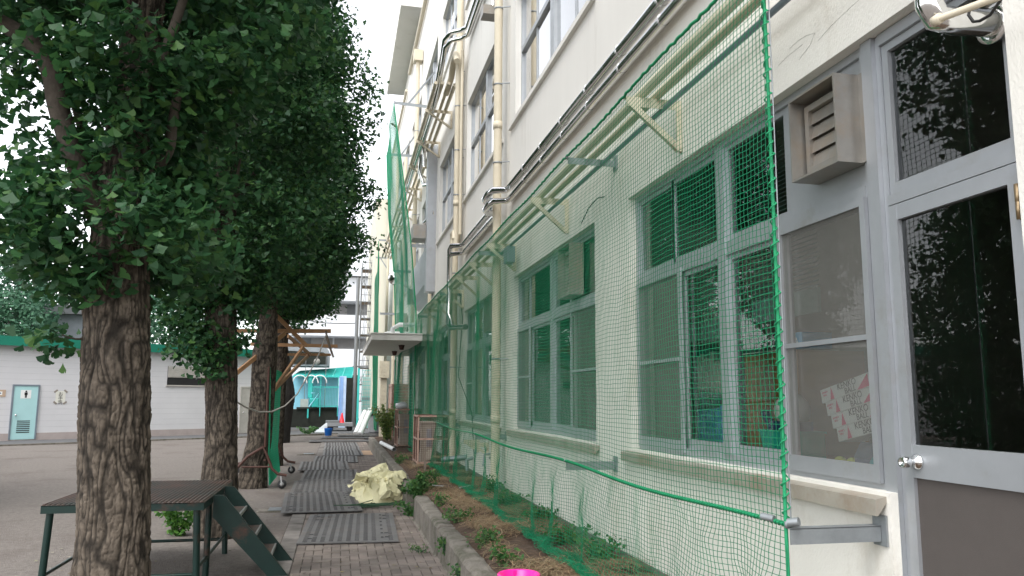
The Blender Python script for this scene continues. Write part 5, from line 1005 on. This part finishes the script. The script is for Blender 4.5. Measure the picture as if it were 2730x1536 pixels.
# white house with banded balconies
wb = thing("white_house", "white modern building with long balcony bands beyond the pool yard", "building", (onY(860, 1000, 72)[0], 72, 0))
b = MB(); pbox(b, 690, 722, 1012, 1062, 75, 9, 0); b.build("wall", "grey_far", wb)
for y0, y1, d, xl in ((742, 798, 2.8, 800), (842, 893, 3, 770), (932, 1062, 3, 700)): b = MB(); pbox(b, xl, y0, 1012, y1, 72, d, 0 if y0 > 930 else None); b.build("balcony_wall", "white_far", wb)
b = MB(); pbox(b, 760, 716, 1012, 728, 71.5, 10); b.build("roof", "white_far", wb)
for (x0, y0, x1, y1) in ((820, 733, 850, 742), (905, 722, 940, 741), (885, 800, 893, 842), (886, 893, 892, 932), (780, 893, 830, 932), (925, 800, 950, 842)): b = MB(); pbox(b, x0, y0, x1, y1, 74.9, .08); b.build("window", "white_far" if x1-x0 < 10 else "roof_grey", wb)
tw = thing("tower_block", "high rise apartment tower far away, painted pale for haze, beside the tree crowns", "tower", (onY(985, 1000, 260)[0], 260, 0))
X0, X1, Z0, Z1 = PR(962, 560, 1040, 1000, 260); b = MB(); b.box(X0, X1, 260, 285, 0, Z1); b.box(X0+6, X1-3, 262, 280, Z1, Z1+3); b.build("wall", "tower_hazed", tw)
b = MB()
for i in range(20):
    z = Z1-4-i*3.3
    if z < 6: break
    for k in range(3): xa = X0+0.9+k*(X1-X0)/3; b.box(xa, xa+(X1-X0)/3-1.6, 259.9, 259.98, z, z+1.6)
b.build("window", "tower_window_hazed", tw)
# scaffold tower
sc_t = thing("scaffold_tower", "grey steel scaffold tower with ladders and decks standing against the far building", "scaffold", (onY(972, 1100, 51)[0], 51, 0))
xs = [onY(x, 900, 51)[0] for x in (960, 991)]; zt = onY(975, 700, 51)[2]
for yy in (51, 52.2):
    for x in xs: b = MB(); b.tube([(x, yy, 0), (x, yy, zt)], .03, 6); b.build("standard", "scaffold", sc_t)
b = MB(); x = onY(950, 900, 50.8)[0]; b.tube([(x, 50.8, 0), (x, 50.8, onY(950, 740, 50.8)[2])], .11, 8); b.build("standard", "scaffold", sc_t)
zz = 1.6; k = 0
while zz < zt-.3:
    b = MB(); b.bar((xs[0], 52.2, zz), (xs[1], 52.2, zz), .05); b.build("ledger", "scaffold", sc_t); b = MB(); b.bar((xs[0], 51, zz), (xs[1], 51, zz), .05); b.bar((xs[0], 51, zz+.45), (xs[1], 51, zz+.45), .04); b.bar((xs[0], 51, zz), (xs[1], 51, zz+1.6), .03) if k % 2 else b.bar((xs[1], 51, zz), (xs[0], 51, zz+1.6), .03)
    for x in np.linspace(xs[0]+.15, xs[0]+.45, 2): b.bar((x, 51.02, zz), (x+.15, 51.02, zz+1.7), .03)
    b.build("ledger", "scaffold", sc_t); b = MB(); b.box(xs[0], xs[1], 51.05, 52.15, zz-.05, zz-.01); b.build("deck", "scaffold_deck", sc_t); zz += 1.05; k += 1
b = MB(); b.bar((onY(940, 980, 51)[0], 51, onY(940, 978, 51)[2]), (onY(1000, 975, 51)[0], 51, onY(1000, 975, 51)[2]), .08); b.build("outrigger", "scaffold", sc_t)
# pool yard
b = MB(); pbox(b, 760, 1091, 905, 1150, 50, .35, -.05); pbox(b, 790, 1086, 905, 1091, 49.9, .5); b.build("retaining_wall", "dark_surface", label="dark stained low wall carrying the turquoise pool yard fence", category="wall")
b = MB(); pbox(b, 900, 1000, 956, 1150, 57, .3, -.05); b.build("dark_surface", "dark_surface", label="dark sheet standing for the shaded recess between pale blue pillar and scaffold", category="wall")  # dark sheet stands in for the shade of a recess
b = MB(); pbox(b, 770, 1004, 903, 1090, 52, .15); b.build("pool_wall", "pool_blue", label="light blue panelled wall of the pool yard", category="panel wall")
b = MB(); pbox(b, 902, 1003, 924, 1128, 49.7, .5, 0); pp = b.build("pool_pillar", "pale_blue", label="pale blue gate pillar with darker stripes at the pool yard", category="pillar")
LOC[pp.name] = Vector((0, 0, 0)); b = MB()
for k in range(3): pbox(b, 903+k*4, 1004, 905+k*4, 1127, 49.66, .03)
b.build("stripe", "blue_stripe", pp)
pf = thing("pool_fence", "thin turquoise bar railing on top of the dark pool wall", "railing", (onY(870, 1080, 49.8)[0], 49.8, onY(870, 1088, 49.8)[2])); b = MB()
for x in np.linspace(834, 908, 19): pbox(b, x, 1032, x+1.2, 1086, 49.8, .03)
pbox(b, 832, 1031, 910, 1033, 49.79, .05); pbox(b, 832, 1082, 910, 1084, 49.79, .05); b.build("railing_bars", "turquoise", pf)
for x in (853, 900): b = MB(); pbox(b, x, 1004, x+2, 1110, 49.7, .06); b.build("post", "turquoise", pf)
b = MB(); pbox(b, 818, 1090, 823, 1115, 49.85, .06); b.build("bracket", "turquoise", pf)
pe = thing("pool_machine", "turquoise pump machine with pipes in the pool yard", "machine", (onY(830, 1080, 51)[0], 51, 1.2)); b = MB(); pbox(b, 820, 1003, 835, 1062, 51, .5); b.build("tank", "turquoise", pe, bevel=.05); b = MB(); pbox(b, 824, 1062, 850, 1086, 50.6, .7); b.build("base", "turquoise", pe, bevel=.05); b = MB(); pbox(b, 800, 1064, 822, 1086, 50.4, .4); b.build("box", "cabinet", pe)
a, c = onY(824, 1085, 50.3), onY(852, 1048, 50.3); b = MB(); b.tube([tuple(a), tuple(c), tuple(c+np.array([-.5, 0, 0]))], .05, 8); b.build("pipe", "pool_blue", pe)
sl_ = thing("pool_canopy", "sloping turquoise net canopy frame over the pool yard", "canopy", (onY(860, 1000, 51)[0], 51, 3.0)); ca = [onY(782, 1003, 51), onY(938, 1006, 51), onY(944, 979, 54), onY(800, 990, 54)]
for k in range(7): t = k/6; p = ca[0]*(1-t)+ca[1]*t; q2 = ca[3]*(1-t)+ca[2]*t; b = MB(); b.bar(tuple(p), tuple(q2), .06); b.build("rafter", "turquoise", sl_)
for k in range(2): b = MB(); b.bar(tuple(ca[3*k]), tuple(ca[1+k]), .07); b.build("beam", "turquoise", sl_)
Pn = np.array([[ca[0]*(1-t)*(1-s_)+ca[1]*t*(1-s_)+ca[3]*(1-t)*s_+ca[2]*t*s_ for s_ in np.linspace(0, 1, 30)] for t in np.linspace(0, 1, 44)]); thread_net("netting", Pn, 0.034, "turquoise", sl_, ((0, 1, 0), (0, -.5, .866), (0, -.5, -.866)))
b = MB(); b.build if False else None
for i, x in enumerate((800, 830, 853)):
    b = MB(); p = onY(x, 1000, 50.8); rr = .48; b.tube([(p[0]+rr*math.cos(a_)*.9, 50.8, p[2]-.5+rr*1.0*math.sin(a_)) for a_ in np.linspace(0, math.pi, 12)], .035, 6); b.build("white_hoop", "pvc_white", label=("white pipe hoop left of the grey shelter post", "middle white hoop by the pool machine", "right white hoop near the right shelter post")[i], category="hoop", group="white hoops in the pool yard")
ss = thing("shelter", "dark roofed shelter with rounded corner and two grey posts in the pool yard", "shelter", (onY(820, 1080, 51.5)[0], 51.5, 1.2))
X0, X1, Z0, Z1 = PR(748, 928, 879, 975, 51.5); b = MB(); r_ = .35; pts = [(X0, 51.5, Z0), (X1, 51.5, Z0)]+[(X1-r_+r_*math.cos(t), 51.5, Z1-r_+r_*math.sin(t)) for t in np.linspace(0, 1.57, 6)]+[(X0, 51.5, Z1+.15)]; b.poly(pts, (0, 2.4, 0)); b.build("roof_box", "shed_wall", ss)
b = MB(); b.poly([(x, 51.46, z) for x, _, z in [(X0+.1, 0, Z0+.12), (X1-.14, 0, Z0+.12), (X1-.14, 0, Z1-.42), (X1-.4, 0, Z1-.28), (X0+.1, 0, Z1-.2)]], (0, .03, 0)); b.build("glazing", "dark_surface", ss)
b = MB(); cc = onY(845, 964, 51.4); b.lathe((cc[0], 51.4, cc[2]), [(0, 0), (.2, 0), (.2, .05), (0, .05)], 20, 'y'); b.build("round_panel", "shelf", ss)
for x0, x1, yt in ((811, 815, 955), (864, 871, 950)): b = MB(); pbox(b, x0, yt, x1, 1087, 51.2, .15); b.build("post", "scaffold", ss)
# gate fence, cabinet, clutter at the end of the path
gf = thing("gate_fence", "turquoise mesh fence panel with a thick corner post beside the scaffold", "fence", (onY(955, 1140, 47.5)[0], 47.5, 0)); b = MB(); pbox(b, 949, 982, 960, 1143, 47.5, .25, 0); b.build("post", "turquoise", gf); b = MB(); pbox(b, 1014, 990, 1017, 1143, 47.5, .1, 0); b.build("post", "turquoise", gf)
X0, X1, Z0, Z1 = PR(961, 985, 1014, 1143, 47.55); b = MB()
for z in np.arange(.1, Z1, .22): b.bar((X0, 47.55, z), (X1, 47.55, z), .02)
for x in np.arange(X0, X1, .1): b.bar((x, 47.55, .05), (x, 47.55, Z1), .012)
b.build("mesh_panel", "turquoise", gf)
cb = thing("storage_cabinet", "tall grey green storage cabinet behind the turquoise fence", "cabinet", (onY(990, 1140, 48.2)[0], 48.2, 0)); b = MB(); pbox(b, 963, 1006, 1014, 1146, 48.2, .8, 0); b.build("body", "cabinet", cb, bevel=.02); X0, X1, Z0, Z1 = PR(964, 1060, 1013, 1068, 48.17); b = MB(); b.box(X0, X1, 48.17, 48.199, Z0, Z1); b.build("drawer_gap", "grey_box", cb)
for i, (a, c) in enumerate((((949, 1156), (974, 1098)), ((960, 1158), (985, 1100)))):
    b = MB(); p = onZ(*a, .06); q2 = onY(*c, p[1]+1.2); b.tube([tuple(p), tuple(q2)], .13, 12); b.build("leaning_pipe", "pvc_white", label=("left of the two white pipes leaning by the grey box", "right of the two white pipes leaning by the grey box")[i], category="pipe", group="white pipes leaning by the grey box")
gb = thing("grey_box", "dark grey container with a black lid at the end of the path", "container", (onY(1003, 1155, 42)[0], 42, 0)); b = MB(); pbox(b, 983, 1108, 1024, 1158, 42, 1.2, .02); b.build("body", "grey_box", gb, bevel=.03); b = MB(); pbox(b, 981, 1103, 1026, 1108, 41.96, 1.3); b.build("lid", "dark", gb)
for x in (990, 1012): 
    b = MB(); p = onY(x, 1102, 42.4); b.tube([(p[0]-.16, 42.4, p[2]), (p[0]-.16, 42.4, p[2]+.24), (p[0]+.16, 42.4, p[2]+.24), (p[0]+.16, 42.4, p[2])], .03, 8); b.build("handle", "pvc_white", gb)
ct = thing("flat_cart", "low grey cart loaded with rolled sheets under the red cone", "cart", (onZ(905, 1152)[0], 44, 0)); b = MB(); pbox(b, 872, 1128, 940, 1137, 44, 1.6); b.build("deck", "grey_box", ct); b = MB(); pbox(b, 868, 1122, 905, 1128, 44.2, 1.3); b.build("rolled_sheet", "scaffold", ct)
for x in (880, 932): 
    for yy in (44.15, 45.3): b = MB(); p = onZ(x, 1152, 0); X = onY(x, 1140, 44)[0]; b.lathe((X, yy, .16), [(0, 0), (.16, 0), (.16, .1), (0, .1)], 14, 'y'); b.build("wheel", "rubber", ct)
b = MB(); p = onY(911, 1130, 44.6); zt = onY(911, 1101, 44.6)[2]; hh = zt-p[2]; b.lathe((p[0], 44.6, p[2]), [(0, 0), (.01, 0), (.18, .0), (.155, .03), (.03, hh), (0, hh)], 20); b.box(p[0]-.2, p[0]+.2, 44.4, 44.8, p[2]-.03, p[2]-.001); b.build("traffic_cone", "cone_red", label="small red traffic cone standing on the loaded cart", category="cone")
c = onZ(875, 1162, .03); b = MB(); b.lathe((c[0], c[1], .04), [(0, 0), (.15, 0), (.19, .33), (.2, .34), (.18, .34), (.145, .02), (0, .02)], 24); b.build("blue_bucket", "bucket_blue", label="blue plastic bucket at the far end of the road mats", category="bucket")
b = MB(); p = [onZ(x, y, .03) for x, y in ((838, 1153), (868, 1153), (886, 1142), (872, 1141))]; b.poly([(*tuple(p[0])[:2], .03), (*tuple(p[1])[:2], .03), (*tuple(p[2])[:2], .34), (*tuple(p[3])[:2], .36)], (0, 0, .02)); b.build("silver_sheet", "silver_sheet", label="pale silver sheet lying slanted beside the blue bucket", category="sheet")
b = MB(); p0, p1 = onY(700, 812, 60), onY(950, 862, 60); b.tube([tuple(p0+(p1-p0)*t+np.array([0, 0, -.5*math.sin(math.pi*t)])) for t in np.linspace(0, 1, 14)], .03, 5); b.build("overhead_wire", "dark", label="overhead wire crossing in front of the white building", category="wire")

# ================================================================== THINGS INSIDE THE NEAREST ROOM
ZI = 1.38
bs = thing("bookshelf", "low shelf of blue files and papers seen through the nearest window", "shelf", (3.3, 6.2, .6)); b = MB(); b.box(3.15, 3.6, 5.9, 7.05, .6, .62); 
for z in (.9, 1.30, 1.78, 2.24): b.box(3.15, 3.6, 5.9, 7.05, z, z+.025)
b.box(3.15, 3.6, 5.88, 5.9, .6, 2.3); b.box(3.15, 3.6, 7.05, 7.07, .6, 2.3); b.build("frame", "shelf", bs)
for z0, m_, n_ in ((1.33, "file_blue", 11), (1.81, "pale_card", 9), (2.27, "pale_card", 8)):
    b = MB(); y = 5.93
    for i in range(n_): w_ = random.uniform(.04, .11); h_ = random.uniform(.25, .38); b.box(3.2, 3.5, y, y+w_, z0, z0+h_); y += w_+.006
    b.build("files", m_, bs)
def ivl(x0, x1, y0, X): a_, c_ = onX(x0, y0, X), onX(x1, y0, X); return c_[1], a_[1], a_[2]      # near y, far y, height
ya, yb, zt = ivl(1985, 2125, 948, 2.95); b = MB(); b.box(2.95, 3.45, ya, yb, .61, zt); b.box(2.944, 2.9495, ya+.02, yb-.06, .7, zt-.03); wc = b.build("wooden_cabinet", "wood_cab", label="brown wooden cabinet standing just inside the nearest window", category="cabinet")
b = MB(); b.poly([(2.90, ya+.1, zt+.003), (3.3, ya+.05, zt+.003), (3.3, yb-.02, zt+.003), (2.92, yb+.02, zt+.003)], (0, 0, .008)); b.build("paper", "paper", label="sheet of white paper on top of the brown cabinet", category="paper")
bb = thing("blue_carton", "small blue carton with white letters on the brown cabinet", "carton", (3.0, ya, zt+.012)); b = MB(); b.box(2.98, 3.2, ya-.02, ya+.24, zt+.012, zt+.12); b.build("carton", "file_blue", bb); RX = Matrix(((0, 0, -1, 0), (-1, 0, 0, 0), (0, 1, 0, 0), (0, 0, 0, 1)))
text_obj("lettering", "GA", Matrix.Translation((2.978, ya+.07, zt+.06)) @ RX, .07, "sticker_white", bb)
ya, yb, zt = ivl(2040, 2135, 1150, 2.76); bk_ = thing("basket", "teal plastic basket with dark tools on the window ledge", "basket", (2.8, ya, ZI)); b = MB(); b.poly([(2.74, ya+.02, ZI), (2.74, yb-.02, ZI), (2.72, yb, zt), (2.72, ya, zt)], (.2, 0, 0)); b.box(2.71, 2.93, ya-.01, yb+.01, zt+.001, zt+.014); b.build("basket_shell", "basket_teal", bk_)
b = MB(); b.box(2.76, 2.88, ya+.05, yb-.05, zt+.015, zt+.07); b.bar((2.8, yb-.03, zt+.02), (2.8, yb+.07, zt+.13), .05, .03); b.build("tools", "navy", label="dark blue tools sticking out of the teal basket", category="tools")
cb_ = onX(2112, 1095, 2.9); rb_ = .115; b = MB(); b.lathe(tuple(cb_), [(rb_*math.sin(t), -rb_*math.cos(t)) for t in np.linspace(0, math.pi, 14)], 20); b.build("ball", "ball_white", label="white ball with reddish stain between basket and boxes", category="ball")
ld = thing("window_ledge", "inner ledge board under the nearest window carrying boxes and balls", "ledge", (2.8, 5, 1.3)); b = MB(); b.box(W+.24, 3.1, DOORY1+.11, Y1L-.05, ZI-.04, ZI-.002); b.build("board", "shelf", ld)
# four ball cartons in a clear bag, tilted
mo = onX(2285, 1165, 2.72); MC = Matrix.Translation((2.78, mo[1], mo[2])) @ Matrix.Rotation(math.radians(-12), 4, 'X')
for i in range(4):
    z0 = (3-i)*.078; sh_ = .03*(1.5-i)*-1; root = thing("ball_carton", ("topmost white carton with pink triangles in the tilted stack behind the window screen", "second carton from the top of the tilted stack behind the screen", "third carton down in the tilted stack behind the screen", "lowest carton of the tilted stack, above the blue bag")[i], "carton", tuple(MC @ Vector((0, 0, z0))), "white ball cartons behind the window screen")
    b = MB(MC); b.box(-.06, .10, -.23-sh_, .21-sh_, z0, z0+.075); b.build("box", "carton", root)
    b = MB(MC); y0 = -.23-sh_; b.poly([(-.0615, y0+.004, z0+.004), (-.0615, y0+.11, z0+.004), (-.0615, y0+.004, z0+.072)]); b.poly([(-.0615, y0+.315, z0+.003), (-.0615, y0+.355, z0+.003), (-.0615, y0+.335, z0+.073)]); b.build("triangle_print", "carton_pink", root)
    MX = MC @ Matrix.Translation((-.063, y0+.19, z0+.055)) @ RX; text_obj("lettering", "KENKO", MX, .050, "print_grey", root, .0005); text_obj("lettering", "BALL", MC @ Matrix.Translation((-.063, y0+.165, z0+.020)) @ RX, .046, "print_grey", root, .0005)
    text_obj("lettering", "KENKO\nBALL", MC @ Matrix.Translation((-.063, y0+.395, z0+.045)) @ RX, .016, "carton_pink", root, .0005)
b = MB(); n = 10
b.lathe((2.83, mo[1]-.05, ZI), [(0, 0), (.12, .0), (.15, .05), (.14, .11), (.08, .15), (0, .15)], 14); bg_ = b.build("cloth_bag", "bag_blue", label="crumpled dark blue bag under the tilted cartons", category="bag")
for v in bg_.data.vertices: v.co += Vector((random.uniform(-.015, .015), random.uniform(-.03, .03), random.uniform(-.012, .012)))
for (px_, r, m_, lab) in ((2240, .036, "tennis", "left yellow tennis ball on the window ledge"), (2272, .036, "tennis", "right yellow tennis ball on the window ledge"), (2345, .05, "ball_teal", "teal ball at the right corner of the window ledge")):
    y = onX(px_, 1210, 2.70)[1]; b = MB(); b.lathe((2.70, y, ZI+r), [(r*math.sin(t), -r*math.cos(t)) for t in np.linspace(0, math.pi, 12)], 18); b.build("ball", m_, label=lab, category="ball", group="balls on the window ledge")
cf = thing("ceiling_light", "lit fluorescent tube light on the ceiling of the nearest room", "ceiling light", (3.9, 6.0, 3.36))
b = MB(); b.box(3.82, 3.98, 5.3, 6.9, 3.36, 3.41); b.tube([(3.9, 6.1, 3.4), (3.9, 6.1, 4.09)], .012, 6); b.build("fixture", "sticker_white", cf); b = MB(); b.tube([(3.9, 5.35, 3.335), (3.9, 6.85, 3.335)], .018, 8); b.build("tube", "tube_light", cf)
b = MB(); b.box(5.0, 5.6, 2.6, 3.2, .6, 2.0); b.box(5.0, 5.3, 1.2, 1.8, .6, 1.6); b.build("locker", "pale_card", label="pale locker deep in the dark room behind the door", category="locker")
